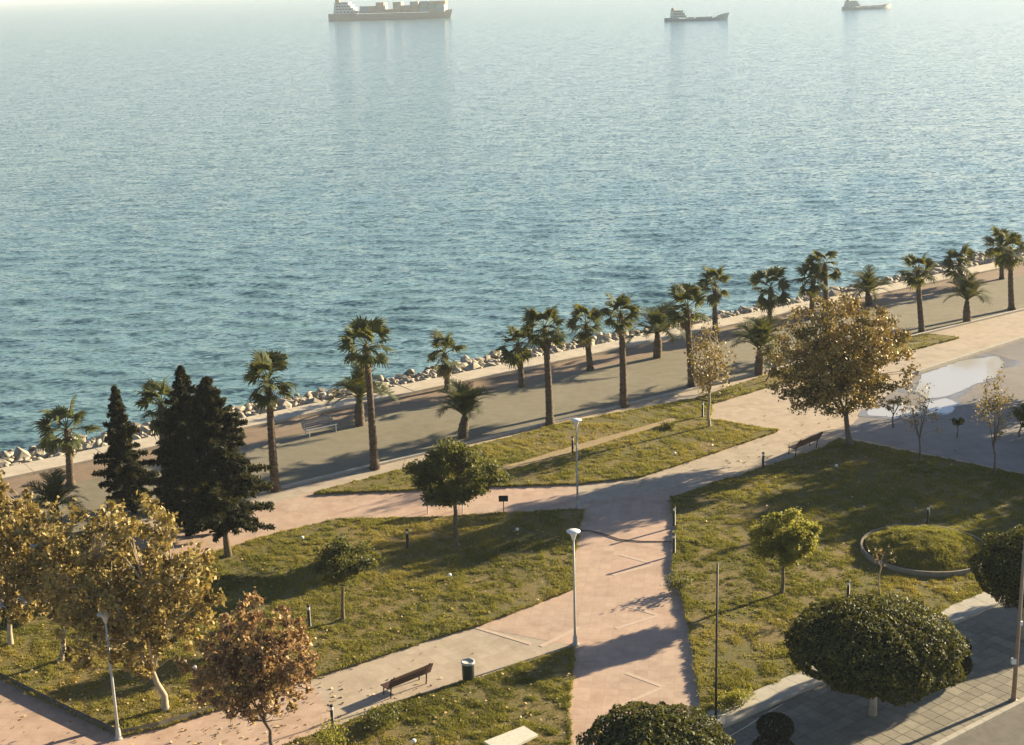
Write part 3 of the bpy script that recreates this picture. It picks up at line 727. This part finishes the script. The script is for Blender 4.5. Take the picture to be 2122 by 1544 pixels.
# conifers
def conifer(label, px, top_px, halfw_px, zlow, seed, n_br=150, z=0.12, name='conifer_tree', power=.8, bare=0.12):
    rg = np.random.default_rng(seed); B = G(*px, z); T = AT(*top_px, B.y)
    h = T.z - B.z; lean = T - B
    w = halfw_px * B.y / FPX / .96
    root = thing(name, label, 'tree', B)
    tb = MB(); tb.tube([(0, 0, -.1), Vector((lean.x * .1, 0, h * .12)), Vector((lean.x * .5, 0, h * .5)), Vector((lean.x, 0, h * .98))], [.2, .14, .09, .015], 8); tb.build('trunk', 'bark', root, True)
    br = MB(); L = []; NR = []
    for k in range(n_br):
        t = bare + (1 - bare) * (k + rg.random()) / n_br
        an = k * 2.39996 + rg.normal(0, .3)
        ln = w * ((1 - t) / (1 - bare)) ** power * (rg.uniform(.8, 1.18) if rg.random() < .45 else rg.uniform(.4, .8)) + .08
        tt_ = (t - bare) / (1 - bare); ln *= min(1.0, .62 + 1.5 * tt_)
        s_ = np.array([lean.x * t, 0, h * t]); up = .05 + .25 * t + rg.normal(0, .05)
        d = np.array([math.cos(an), math.sin(an), up]); e = s_ + d * ln
        e[2] -= .1 * ln * (1 - t)
        br.tube([s_, (s_ + e) / 2 + np.array([0, 0, .06 * ln]), e], [.03, .02, .006], 4)
        m_ = int(34 + 105 * ln)
        u = rg.random((m_, 1)) ** .7
        side = np.array([-d[1], d[0], 0])
        p = s_ + (e - s_) * (u * 1.03) + side * rg.normal(0, .13, (m_, 1)) * ln * (1.1 - .85 * u) + np.column_stack([np.zeros(m_), np.zeros(m_), .06 * ln * np.sin(u[:, 0] * 3.1) + rg.normal(-.02, .045, m_)])
        L.append(p)
    br.build('branches', 'bark', root)
    L = np.vstack(L); V, F = leaves(L, .27, np.tile([0, 0, .6], (len(L), 1)), .35, .8, rg)
    link('crown', npmesh('crown', V, F, rg.random(len(F))), 'needle', root)
conifer('broad dark conifer with bare lower trunk at the edge of the lawn', (473, 1152), (426, 786), 140, 0, 401, 260, power=.8, bare=.16)
conifer('tallest dark conifer with thin spire behind the broad one', (392, 1098), (374, 762), 120, 0, 402, 240, z=0.0, power=.95, bare=.05)
conifer('narrow dark conifer left of the palm behind the conifers', (268, 1052), (237, 803), 74, 0, 403, 160, z=0.0, power=.95, bare=.02)

# ------------------------------------------------------------------ palms
def fan_mesh(seed):
    rg = np.random.default_rng(seed); V = []; Fq = []
    pl = rg.uniform(.8, 1.0)
    def quad(a, b_, c, d): n = len(V); V.extend([a, b_, c, d]); Fq.append((n, n + 1, n + 2, n + 3))
    pdrop = rg.uniform(.05, .15)
    pet = lambda t: np.array([pl * t, 0, -pdrop * t * t])
    for i in range(3):
        a, b_ = pet(i / 3), pet((i + 1) / 3); w = .028
        quad(a + [0, w, 0], a - [0, w, 0], b_ - [0, w, 0], b_ + [0, w, 0]); quad(a + [0, 0, w], a - [0, 0, w], b_ - [0, 0, w], b_ + [0, 0, w])
    o = pet(1.0); ns = 19; droop = rg.uniform(.15, .5); fold = rg.uniform(.1, .3)
    for k in range(ns):
        an = R(-105 + 210 * k / (ns - 1)) + rg.normal(0, .03); ln = rg.uniform(.72, .95) * (1 - .18 * abs(k / (ns - 1) - .5) * 2)
        d = np.array([math.cos(an), math.sin(an), fold * abs(math.sin(an)) - .1]); s_ = np.array([-d[1], d[0], 0]); s_ /= np.linalg.norm(s_)
        lift = np.array([0, 0, .02 if k % 2 else -.02])
        p0 = o; p1 = o + d * ln * .5 + lift - [0, 0, droop * .1]; p2 = o + d * ln * .82 - [0, 0, droop * .35]; p3 = o + d * ln - [0, 0, droop * (.75 + .3 * rg.random())]
        w1 = .085; quad(p0 + s_ * .012, p0 - s_ * .012, p1 - s_ * w1, p1 + s_ * w1)
        quad(p1 + s_ * w1, p1 - s_ * w1, p2 - s_ * .04, p2 + s_ * .04); quad(p2 + s_ * .04, p2 - s_ * .04, p3 - s_ * .008, p3 + s_ * .008)
    V = np.array(V); return npmesh('frond', V, np.array(Fq), np.clip(rg.normal(.45, .2, len(Fq)), 0, 1))
def feather_mesh(seed):
    rg = np.random.default_rng(seed); V = []; Fq = []
    def quad(a, b_, c, d): n = len(V); V.extend([a, b_, c, d]); Fq.append((n, n + 1, n + 2, n + 3))
    curve = rg.uniform(.75, 1.15); ln = 1.0
    P_ = lambda t: np.array([ln * (t - .18 * curve * t ** 3), 0, .12 * t - curve * .62 * t ** 2.6 + .16 * t])
    for i in range(8):
        a, b_ = P_(i / 8), P_((i + 1) / 8); w = .016 * (1 - i / 9)
        quad(a + [0, w, 0], a - [0, w, 0], b_ - [0, w, 0], b_ + [0, w, 0]); quad(a + [0, 0, w], a - [0, 0, w], b_ - [0, 0, w], b_ + [0, 0, w])
    for i in range(26):
        t = .16 + .84 * i / 25; p = P_(t); tg = P_(min(1, t + .03)) - P_(t - .03); tg /= np.linalg.norm(tg)
        l_ = .24 * math.sin(math.pi * min(1, .2 + .75 * t)) + .05
        for sgn in (-1, 1):
            d = tg * .75 + np.array([0, sgn * .75, .3]) + rg.normal(0, .06, 3); d /= np.linalg.norm(d)
            e = p + d * l_; e[2] -= .05; w = tg * .016
            quad(p + w, p - w, e - w * .4, e + w * .4)
    return npmesh('frond', np.array(V), np.array(Fq), np.clip(rg.normal(.45, .22, len(Fq)), 0, 1))
fans = [fan_mesh(500 + i) for i in range(5)]; feathers = [feather_mesh(520 + i) for i in range(5)]
for me in fans: me.materials.append(M['palmleaf'])
for me in feathers: me.materials.append(M['dateleaf'])
M['deadleaf'] = leafmat('dead_palm_leaf', [(0.10, 0.075, 0.045), (0.2, 0.15, 0.09), (0.28, 0.22, 0.13)], transl=0.1, rough=0.9, spec=0.1)
dead = [me.copy() for me in fans[:3]]
for me in dead: me.name = 'dead_frond'; me.materials.clear(); me.materials.append(M['deadleaf'])
def palm_trunk(root, h, lean, r0, r1, bulge=0.0, seed=0):
    rg = random.Random(seed); pts, rad = [], []; n = max(8, int(h / .16))
    for i in range(n + 1):
        t = i / n
        pts.append(Vector((lean.x * t + .05 * math.sin(t * 3 + seed), lean.y * t + .04 * math.sin(t * 2.3 + seed * 2) * t, -.08 + (h + .08) * t)))
        r_ = r0 + (r1 - r0) * t ** .8
        if t < .1: r_ *= 1.35 - 3.5 * t
        if bulge: r_ = r0 * (1.15 - .15 * abs(t - .3)) if t < .55 else r0 * (1.1 - 1.1 * (t - .55)) 
        rad.append(r_ * (1.07 if i % 2 else .94) * rg.uniform(.97, 1.03))
    mb = MB(); mb.tube(pts, rad, 10); mb.build('trunk', 'palmbark', root, True)
    return pts[-1]
def fan_palm(label, px, top_px, rpx, seed, nf=17, z=0.006, tr=0.17):
    rg = random.Random(seed); B = G(*px, z); T = AT(*top_px, B.y); root = thing('fan_palm', label, 'palm', B)
    lean = T - B; h = lean.z; e = palm_trunk(root, h, Vector((lean.x, rg.uniform(-.35, .35), 0)), tr * rg.uniform(.9, 1.1), tr * .66, 0, seed)
    Rm = rpx * B.y / FPX / .97; sc = Rm / 1.58
    wind = R(rg.uniform(150, 260))
    for i in range(nf):
        t = i / (nf - 1); el = R(72 - 108 * t ** 1.05 + rg.uniform(-14, 14)); az = i * 2.4 + rg.uniform(-.5, .5)
        az += .35 * math.sin(wind - az)
        o = link('frond', fans[rg.randrange(5)], None, root)
        s_ = sc * rg.uniform(.82, 1.12)
        o.matrix_local = Matrix.Translation(e + Vector((0, 0, .05 - .2 * t))) @ Matrix.Rotation(az, 4, 'Z') @ Matrix.Rotation(-el, 4, 'Y') @ Matrix.Rotation(rg.uniform(-.7, .7), 4, 'X') @ Matrix.Scale(s_, 4)
    for i in range(rg.choice((0, 2, 3, 5))):
        o = link('dead_frond', dead[rg.randrange(3)], None, root); az = rg.uniform(0, 6.28)
        o.matrix_local = Matrix.Translation(e + Vector((0, 0, -.3))) @ Matrix.Rotation(az, 4, 'Z') @ Matrix.Rotation(R(rg.uniform(62, 82)), 4, 'Y') @ Matrix.Scale(sc * rg.uniform(.6, .85), 4)
    # dead petiole boots under the crown
    mb = MB()
    for i in range(14):
        a = i * 2.4; zz = -.15 - .035 * i
        s_ = e + Vector((math.cos(a) * tr * .7, math.sin(a) * tr * .7, zz))
        mb.tube([s_ - Vector((0, 0, .12)), s_ + Vector((math.cos(a) * .1, math.sin(a) * .1, .1))], [.035, .015], 4)
    mb.build('leaf_bases', 'palmbark', root)
def date_palm(label, px, top_px, rpx, seed, nf=26, z=0.006, tr=.26, upright=0.0):
    rg = random.Random(seed); B = G(*px, z); T = AT(*top_px, B.y); root = thing('date_palm', label, 'palm', B)
    lean = T - B; e = palm_trunk(root, lean.z, Vector((lean.x, 0, 0)), tr, tr * .8, 1.0, seed)
    Rm = rpx * B.y / FPX / .97
    for i in range(nf):
        t = i / (nf - 1); el = R(82 - (78 - upright * 26) * t + rg.uniform(-9, 9)); az = i * 2.4 + rg.uniform(-.3, .3)
        o = link('frond', feathers[rg.randrange(5)], None, root); s_ = Rm * rg.uniform(1.1, 1.5)
        o.matrix_local = Matrix.Translation(e + Vector((0, 0, -.05))) @ Matrix.Rotation(az, 4, 'Z') @ Matrix.Rotation(-el, 4, 'Y') @ Matrix.Rotation(rg.uniform(-.3, .3), 4, 'X') @ Matrix.Scale(s_, 4)
inner = [((350, 1064), (331, 842), 58, 'tall fan palm on the inner kerb half hidden behind the conifers'),
 ((573, 1016), (556, 785), 64, 'tall fan palm on the inner kerb just right of the conifers'),
 ((779, 971), (757, 715), 60, 'tallest fan palm rising in front of a short date palm left of centre'),
 ((1140, 881), (1128, 678), 48, 'tall fan palm on the inner kerb directly above the farther white lamp post'),
 ((1291, 842), (1287, 648), 46, 'tall fan palm on the inner kerb next right of the one above the lamp'),
 ((1432, 800), (1425, 635), 50, 'tall fan palm on the inner kerb behind the slender yellow tree'),
 ((1910, 688), (1905, 560), 40, 'fan palm on the inner kerb at the end of the far strip lawn'),
 ((2098, 641), (2095, 520), 38, 'fan palm on the inner kerb nearest the right edge of the photo')]
for i, (a, b_, r_, lab) in enumerate(inner): fan_palm(lab, a, b_, r_, 600 + i, 17, tr=.24)
outer = [((148, 1005), (140, 885), 60, 'short fan palm by the sea wall nearest the left edge of the photo'),
 ((927, 806), (921, 732), 46, 'short fan palm by the sea wall behind the vase shaped date palm'),
 ((1080, 801), (1075, 712), 44, 'fan palm by the sea wall left of the one above the lamp post'),
 ((1222, 766), (1217, 672), 44, 'fan palm by the sea wall between two tall inner palms'),
 ((1483, 701), (1483, 588), 40, 'tall slim fan palm by the sea wall above the slender yellow tree'),
 ((1597, 668), (1595, 594), 46, 'fan palm by the sea wall above the right hand date palm'),
 ((1683, 661), (1683, 580), 40, 'left one of the close pair of fan palms above the large plane tree'),
 ((1711, 656), (1711, 548), 38, 'right taller one of the close pair of fan palms above the large plane tree'),
 ((1992, 600), (1990, 545), 38, 'fan palm by the sea wall third from the right edge of the photo'),
 ((2075, 578), (2075, 505), 38, 'farthest fan palm by the sea wall near the right edge')]
for i, (a, b_, r_, lab) in enumerate(outer): fan_palm(lab, a, b_, r_, 640 + i, 16, tr=.23)
date_palm('short date palm by the sea wall behind the tallest fan palm', (747, 881), (745, 822), 62, 701)
date_palm('short date palm with vase shaped crown and swollen trunk on the inner kerb', (961, 906), (961, 862), 66, 702, upright=1)
date_palm('short bushy date palm by the sea wall near the centre', (1363, 741), (1361, 690), 56, 703)
date_palm('short date palm with swollen trunk left of the large plane tree', (1571, 776), (1574, 722), 62, 704, upright=.6)
date_palm('short date palm by the sea wall above the large plane tree', (1800, 632), (1799, 605), 44, 705)
date_palm('short date palm on the inner kerb between the two right fan palms', (2003, 668), (2006, 622), 50, 706, upright=.6)
date_palm('short date palm seen through the yellow trees at the left', (130, 1122), (113, 1050), 66, 707)

# ------------------------------------------------------------------ flower bed
bed = thing('flower_bed', 'round raised flower bed with pale kerb ring and grassy mound', 'flower bed', BEDC)
mb = MB(); prof = [(BEDR - .05, -.1), (BEDR - .05, .2), (BEDR - .04, .22), (BEDR + .04, .22), (BEDR + .05, .2), (BEDR + .05, -.1)]
n = 64; vs = []; fs = []
for r_, z in prof:
    for k in range(n): vs.append((r_ * math.cos(2 * math.pi * k / n), r_ * math.sin(2 * math.pi * k / n), z))
for i in range(len(prof) - 1):
    for k in range(n): fs.append((i * n + k, (i + 1) * n + k, (i + 1) * n + (k + 1) % n, i * n + (k + 1) % n))
mb.add(vs, fs); mb.build('kerb_ring', 'ringstone', bed)
mb = MB(); mb.lathe([(BEDR - .08, .12), (BEDR * .8, .32), (BEDR * .5, .62), (BEDR * .2, .78), (.01, .8)], n=40); mb.build('turf_mound', 'turf', bed, True)
bz = np.interp(np.hypot(*bed_g.T), [0, BEDR * .2, BEDR * .5, BEDR * .8, BEDR], [.8, .78, .62, .32, .12])
o = link('bed_grass', blades(bed_g, bz, 13, 1.3), 'grass', bed); o['kind'] = 'stuff'

# shrubs
def shrub(label, px, box, leafm, seed, n=900, z=LH, leaf=.09, name='shrub', lumps=9):
    rg = np.random.default_rng(seed); B = G(*px, z); c, rx, rz = crown_box(B, *box); cl = np.array(c - B); root = thing(name, label, 'shrub', B)
    L = []
    for k in range(lumps):
        q = rg.normal(0, .45, 3) * np.array([rx, rx, rz * .7]) + cl
        L.append(q + rg.normal(0, .3, (n // lumps, 3)) * np.array([rx, rx, rz]))
    L = np.vstack(L); L[:, 2] = np.abs(L[:, 2])
    V, F = leaves(L, leaf, None, .6, rg=rg); link('foliage', npmesh('foliage', V, F, rg.random(len(F))), leafm, root)
    mb = MB()
    for k in range(6):
        a = k * 1.05; mb.tube([(0, 0, -.05), (rx * .5 * math.cos(a), rx * .5 * math.sin(a), cl[2])], [.02, .008], 4)
    mb.build('stems', 'bark', root)
shrub('small rounded lime green bush by the sidewalk border near the pink path', (1535, 1462), (1498, 1560, 1432, 1466), 'brightgreen', 801, 1600, leaf=.08)
shrub('low dark bush beside the bollard light on the front lawn', (790, 1500), (745, 835, 1468, 1502), 'olive', 802, 1500)
shrub('small yellow green shrub at the bottom edge on the front lawn', (692, 1552), (655, 730, 1505, 1550), 'brightgreen', 803, 900)
shrub('low dark plant inside the right part of the round flower bed', (1985, 1150), (1955, 2020, 1120, 1150), 'olive', 804, 700)
shrub('dark weedy plant on the left edge of the right lawn beside the path', (1412, 1222), (1388, 1432, 1186, 1224), 'olive', 805, 600, leaf=.1)
shrub('small dark bush left of the slender yellow tree on the seaside lawn', (1382, 888), (1370, 1396, 874, 889), 'olive', 806, 500)

# ------------------------------------------------------------------ lamps
def lamp(label, px, top_px, z=0.006, mat='polewhite', r_=0.045, head=True, base=True, headmat='lampwhite'):
    B = G(*px, z); T = AT(*top_px, B.y); h = T.z - B.z; root = thing('lamp_post', label, 'lamp post', B)
    mb = MB(); mb.tube([(0, 0, -.02), (0, 0, h * .4), (0, 0, h - .42 if head else h)], [r_ * 1.25, r_, r_ * .75], 10); mb.build('pole', mat, root, True)
    if base:
        mb = MB(); mb.lathe([(.16, -.02), (.16, .03), (.1, .06), (.08, .35), (r_ * 1.2, .4)], n=14); mb.build('base', mat, root)
    if head:
        mb = MB(); mb.lathe([(.05, h - .42), (.06, h - .4), (.08, h - .3), (.14, h - .16), (.16, h - .12)], n=18); mb.build('lantern', headmat, root, True)
        mb = MB(); mb.lathe([(.18, h - .12), (.265, h - .07), (.27, h - .05), (.14, h), (.02, h + .01)], n=20); mb.build('shade', headmat, root, True)
    return root, h
lamp('white mushroom lamp post at the top corner of the middle lawn', (1197, 1053), (1187, 868))
lamp('white mushroom lamp post at the meeting of the pink and beige paths', (1192, 1336), (1187, 1098))
lamp('tall thin dark pole in front of the right lawn behind the bottom ball tree', (1482, 1570), (1471, 1168), mat='black', r_=.04, head=False)
lamp('pale grey lamp post at the left lawn corner rising into the yellow tree', (246, 1530), (214, 1268), r_=.05, headmat='polewhite')
root, h = lamp('thick sunlit brown pole on the sidewalk at the right edge', (2100, 1452), (2120, 1095), mat='polebrown', r_=.07, head=False)
mb = MB(); mb.box((-.1, -.02, 1.55), (.16, .12, .2)); mb.build('junction_box', 'lampwhite', root)
mb = MB(); mb.box((0.06, -.03, 3.0), (.1, .1, .14)); mb.build('clamp', 'lampwhite', root)

def bollard(label, px, hpx=None, z=LH, h=0.92):
    B = G(*px, z); root = thing('bollard_light', label, 'bollard light', B, 0, 'bollard lights beside the paths')
    mb = MB(); mb.lathe([(.085, -.02), (.085, .02), (.062, .03), (.062, h - .2)], n=12); mb.build('post', 'black', root, True)
    mb = MB(); mb.lathe([(.05, h - .2), (.055, h - .16), (.055, h - .08), (.05, h - .06)], n=12); mb.build('lens', 'lampwhite', root, True)
    mb = MB(); mb.lathe([(.075, h - .06), (.078, h - .03), (.05, h), (.01, h + .005)], n=12); mb.build('cap', 'black', root, True)
for px, lab in [((690, 1510), 'bollard light left of the dark bench'), ((845, 1136), 'bollard light left of the lopsided dark green tree'), ((642, 1298), 'bollard light by the small low green tree'),
    ((1397, 1146), 'bollard light at the path edge where the black hose ends'), ((1397, 1088), 'bollard light in shadow at the path edge below the lawn corner'), ((1581, 972), 'bollard light left of the bench under the large plane tree'),
    ((1922, 1086), 'bollard light just behind the round flower bed'), ((1757, 1246), 'bollard light behind the broad clipped ball tree'), ((1456, 863), 'bollard light left of the slender yellow tree'),
    ((1187, 938), 'bollard light on the seaside lawn behind the farther lamp post')]:
    bollard('short black ' + lab, px)
def spot(label, px, z=LH):
    B = G(*px, z); root = thing('garden_light', label, 'garden light', B, R(random.uniform(0, 90)), 'white garden lights on the lawns')
    mb = MB(); mb.tube([(0, 0, -.05), (0, 0, .14)], .02, 6); mb.build('stake', 'black', root)
    mb = MB(); mb.lathe([(.04, .12), (.08, .16), (.085, .22), (.06, .25), (.02, .26)], n=12); mb.build('head', 'lampwhite', root, True)
for px, lab in [((932, 1200), 'on the middle lawn below the long tree shadow'), ((627, 1122), 'on the middle lawn right of the conifers'), ((1398, 946), 'on the tip end of the seaside lawn'),
                ((1733, 972), 'in the shade under the large plane tree'), ((404, 1392), 'under the broad golden tree'), ((1072, 1105), 'in the tree shadow on the middle lawn'), ((858, 1546), 'at the bottom edge of the front lawn')]:
    spot('small white garden light ' + lab, px)

# ------------------------------------------------------------------ benches, bin, sign, slab, hose
def bench(label, p, q, z, wood, metal, facing=1):
    a, b_ = G(*p, z), G(*q, z); d = b_ - a; L = d.length; c = (a + b_) / 2
    root = thing('park_bench', label, 'bench', c, math.atan2(d.y, d.x))
    f = facing                                   # +1: sits towards local +y
    for k in range(4):
        mb = MB(); mb.box((0, f * (.10 + .115 * k), .44), (L, .1, .035)); mb.build('seat_slat', wood, root)
    for k in range(4):
        mb = MB(); mb.box((0, f * (-.02 - .05 * k), .53 + .105 * k), (L, .03, .095)); mb.build('backrest_slat', wood, root)
    for s_ in (-1, 1):
        x = s_ * (L / 2 - .15)
        mb = MB(); mb.tube([(x, f * .1, -.02), (x, f * .04, .44), (x, f * (-.205), .94)], .028, 6); mb.tube([(x, f * .05, .405), (x, f * .5, .405), (x, f * .53, -.02)], .028, 6)
        mb.build('leg', metal, root)
bench('dark brown slatted bench on the front lawn edge seen from behind', (806, 1452), (893, 1416), 0.0, 'benchwood', 'black', 1)
bench('dark slatted bench under the large plane tree at the lawn edge', (1648, 947), (1698, 926), 0.05, 'benchwood', 'black', 1)
bench('pale slatted bench on the pink path behind the lopsided green tree', (880, 1066), (965, 1063), 0.006, 'palewood', 'polewhite', 1)
bench('pale blue grey slatted bench on the promenade right of the conifers', (628, 905), (692, 890), 0.006, 'palewood', 'polewhite', -1)
B = G(971, 1412, .01); root = thing('litter_bin', 'dark cylindrical litter bin beside the brown bench', 'litter bin', B)
mb = MB(); mb.lathe([(.2, 0), (.22, .03), (.235, .72), (.23, .74)], n=20); mb.build('body', 'bin', root, True)
mb = MB(); mb.lathe([(.255, .74), (.26, .78), (.255, .82), (.2, .83), (.19, .79), (.02, .78)], n=20); mb.build('rim', 'polewhite', root, True)
B = G(1044, 1064, .006); root = thing('small_sign', 'small dark sign board on a thin post beside the pink path', 'sign', B)
mb = MB(); mb.tube([(0, 0, -.02), (0, 0, .62)], .022, 6); mb.build('post', 'black', root)
mb = MB(); mb.box((0, -.03, .78), (.46, .035, .3)); mb.build('board', 'black', root)
# white slab on the front lawn
mb = MB(); q = [G(*p, LH + .32) for p in [(1003, 1536), (1085, 1504), (1115, 1522), (1040, 1560)]]
vs = [(p.x, p.y, LH + .32) for p in q] + [(p.x, p.y, LH + .24) for p in q]
mb.add(vs, [(0, 3, 2, 1)[::-1], (4, 5, 6, 7)[::-1], (0, 1, 5, 4), (1, 2, 6, 5), (2, 3, 7, 6), (3, 0, 4, 7)])
root = thing('concrete_table', 'white rectangular concrete slab on the front lawn at the bottom edge', 'slab', (sum((p for p in q), Vector()) / 4) - Vector((0, 0, .32)))
o = mb.build('top', 'slab', root); o.location = -root.location
for t in (.2, .8):
    mb = MB(); c = q[0].lerp(q[1], t).lerp(q[3].lerp(q[2], t), .5) - root.location; mb.box((c.x, c.y, .1), (.2, .3, .28)); mb.build('foot', 'kerb', root)
hp = [(1180, 1104), (1196, 1099), (1225, 1100), (1255, 1108), (1285, 1118), (1330, 1122), (1380, 1122), (1400, 1123), (1440, 1123), (1462, 1127)]
mb = MB(); pts = [G(*p, .035 if p[0] < 1398 else LH + .05) for p in hp]
fine = []
for i in range(len(pts) - 1):
    for t in (0, .5): fine.append(pts[i].lerp(pts[i + 1], t))
mb.tube(fine, .024, 6)
tag(mb.build('black_hose', 'hose', smooth=True), 'black hose curving across the pink path to the bollard light', 'hose')

# ------------------------------------------------------------------ ships
def hull(L, Bm, D, sheer_b, sheer_s, draft=1.5):
    mb = MB(); n = 22; vs = []; fs = []
    for i in range(n + 1):
        t = i / n; x = (t - .5) * L
        w = Bm / 2 * (min(1, (t / .10) ** .5 if t < .1 else 1) if t < .5 else max(.02, 1 - max(0, (t - .74) / .26) ** 2.0))
        w = max(w, Bm * .3 if t < .05 else .02)
        top = D + (sheer_b * max(0, (t - .82) / .18) ** .6 if t > .82 else 0) + (sheer_s if t < .2 else 0)
        rk = (t - .5) * L * .0 + (L * .02 * max(0, (t - .8) / .2))
        for wz, z in ((.75, -draft), (.94, 0.2), (1.0, top * .6), (1.02, top)):
            vs.append((x + rk * (z + draft) / (D + draft), -w * wz, z))
        for wz, z in ((1.02, top), (1.0, top * .6), (.94, .2), (.75, -draft)):
            vs.append((x + rk * (z + draft) / (D + draft), w * wz, z))
    for i in range(n):
        for k in range(8):
            k2 = (k + 1) % 8; fs.append((i * 8 + k, (i + 1) * 8 + k, (i + 1) * 8 + k2, i * 8 + k2))
    fs.append(tuple(range(7, -1, -1))); fs.append(tuple(n * 8 + k for k in range(8)))
    return mb.add([(a, b_, c) for a, b_, c in vs], fs)
def ship(label, p, q, D, hullcol, seed, containers=False, sheer=2.0, house=(0.1, .24), house_h=8, Bm=None, tiers_=4):
    a, b_ = G(*p, SEAZ), G(*q, SEAZ); d = b_ - a; L = d.length; c = (a + b_) / 2; rg = random.Random(seed)
    root = thing('cargo_ship', label, 'ship', c, math.atan2(d.y, d.x)); Bm = Bm or L * .16
    hm = plain('hazed_hull_paint', hullcol, .6, vary=.25)  # hull colour lightened in place of distance haze
    hull(L, Bm, D, sheer, .6).build('hull', hm, root)
    wm = plain('ship_white', (.62, .6, .54), .5, vary=.08)
    x0, x1 = (house[0] - .5) * L, (house[1] - .5) * L; w = x1 - x0; hs = D + .6
    nd = 4 if containers else 3
    for k in range(nd):
        mb = MB(); hh = house_h / nd; mb.box(((x0 + x1) / 2 - .05 * w * k, 0, hs + hh * (k + .5)), (w * (1 - .13 * k), Bm * (.86 - .06 * k), hh * .97)); o = mb.build('deckhouse', wm, root)
        mb = MB()
        for sgn in (-1, 1):
            for t in range(5): mb.box(((x0 + x1) / 2 - .05 * w * k + (t - 2) * w * .16 * (1 - .13 * k), sgn * Bm * (.43 - .03 * k), hs + hh * (k + .55)), (w * .07, .1, hh * .32))
        mb.build('windows', 'black', o)
    mb = MB(); mb.tube([(x0 + w * .15, 0, hs + house_h * .7), (x0 + w * .1, 0, hs + house_h * 1.3)], [w * .12, w * .1], 10); mb.build('funnel', plain('funnel_paint', (.3, .16, .06), .6), root)
    mb = MB(); mb.tube([((x0 + x1) / 2, 0, hs + house_h), ((x0 + x1) / 2, 0, hs + house_h * 1.45)], [.25, .12], 6); mb.build('mast', wm, root)
    if containers:
        cols = [(.55, .36, .22), (.38, .4, .32), (.55, .45, .27), (.36, .4, .42), (.5, .42, .33), (.58, .38, .26), (.42, .45, .38)]  # cargo colours lightened too, haze put into the paint
        cm = [plain('hazed_container_paint', cc, .7) for cc in cols]; cl = 6.6
        nx = int((.46 * L - x1) / (cl + .35))
        for i in range(nx):
            x = x1 + 2.5 + i * (cl + .35) + cl / 2
            nt_ = rg.choice((tiers_, tiers_, tiers_, tiers_ - 1)) if i > nx * .12 else tiers_ - 1
            if i == nx // 3: nt_ = 2
            for t in range(nt_):
                for j in range(5):
                    if t == nt_ - 1 and rg.random() < .45: continue
                    mb = MB(); mb.box((x, (j - 2) * Bm * .18, D + .5 + 2.75 * (t + .5)), (cl, Bm * .172, 2.68)); mb.build('container', cm[rg.randrange(7)], root)
        mb = MB(); mb.tube([(.43 * L, 0, D), (.43 * L, 0, D + 9)], [.35, .15], 8); mb.tube([(.43 * L - 1.5, 0, D + 6.5), (.43 * L + 1.5, 0, D + 6.5)], .12, 5); mb.build('fore_mast', wm, root)
    else:
        for t in (.4, .56, .7):
            mb = MB(); mb.box(((t - .5) * L, 0, D + .35), (L * .11, Bm * .6, .9)); mb.build('hatch_cover', hm, root)
        mb = MB(); mb.tube([(.3 * L, 0, D), (.3 * L, 0, D + house_h * .7)], [.22, .12], 6); mb.build('fore_mast', wm, root)
ship('large laden container ship with brown cargo anchored far out at the top of the photo', (684, 43), (932, 37), 4.6, (.5, .38, .27), 901, True, 2.0, (.05, .24), 9.0, 15, 3)
ship('small dark coaster with raised bow anchored near the top centre right', (1378, 45), (1506, 41), 1.5, (.36, .39, .4), 902, False, 3.0, (.1, .33), 4.5, 7.5)
ship('faint pale coaster farthest right near the top edge', (1748, 21), (1844, 17), 1.7, (.5, .48, .44), 903, False, 2.0, (.06, .3), 4.0, 7)

# ------------------------------------------------------------------ haze
mb = MB(); mb.box((0, 23000, 13.5), (100000, 47000, 35.0)); hz = mb.build('haze', None)
m = bpy.data.materials.new('haze_air'); m.use_nodes = True; nt = m.node_tree; nt.nodes.clear()
out = nt.nodes.new('ShaderNodeOutputMaterial'); pv = nt.nodes.new('ShaderNodeVolumePrincipled')
pv.inputs['Color'].default_value = (0.84, 0.93, 1.0, 1); pv.inputs['Density'].default_value = 0.00019; pv.inputs['Anisotropy'].default_value = 0.0
nt.links.new(pv.outputs[0], out.inputs['Volume']); hz.data.materials.append(m)
tag(hz, 'thin pale sea haze filling the air', 'haze', kind='stuff')
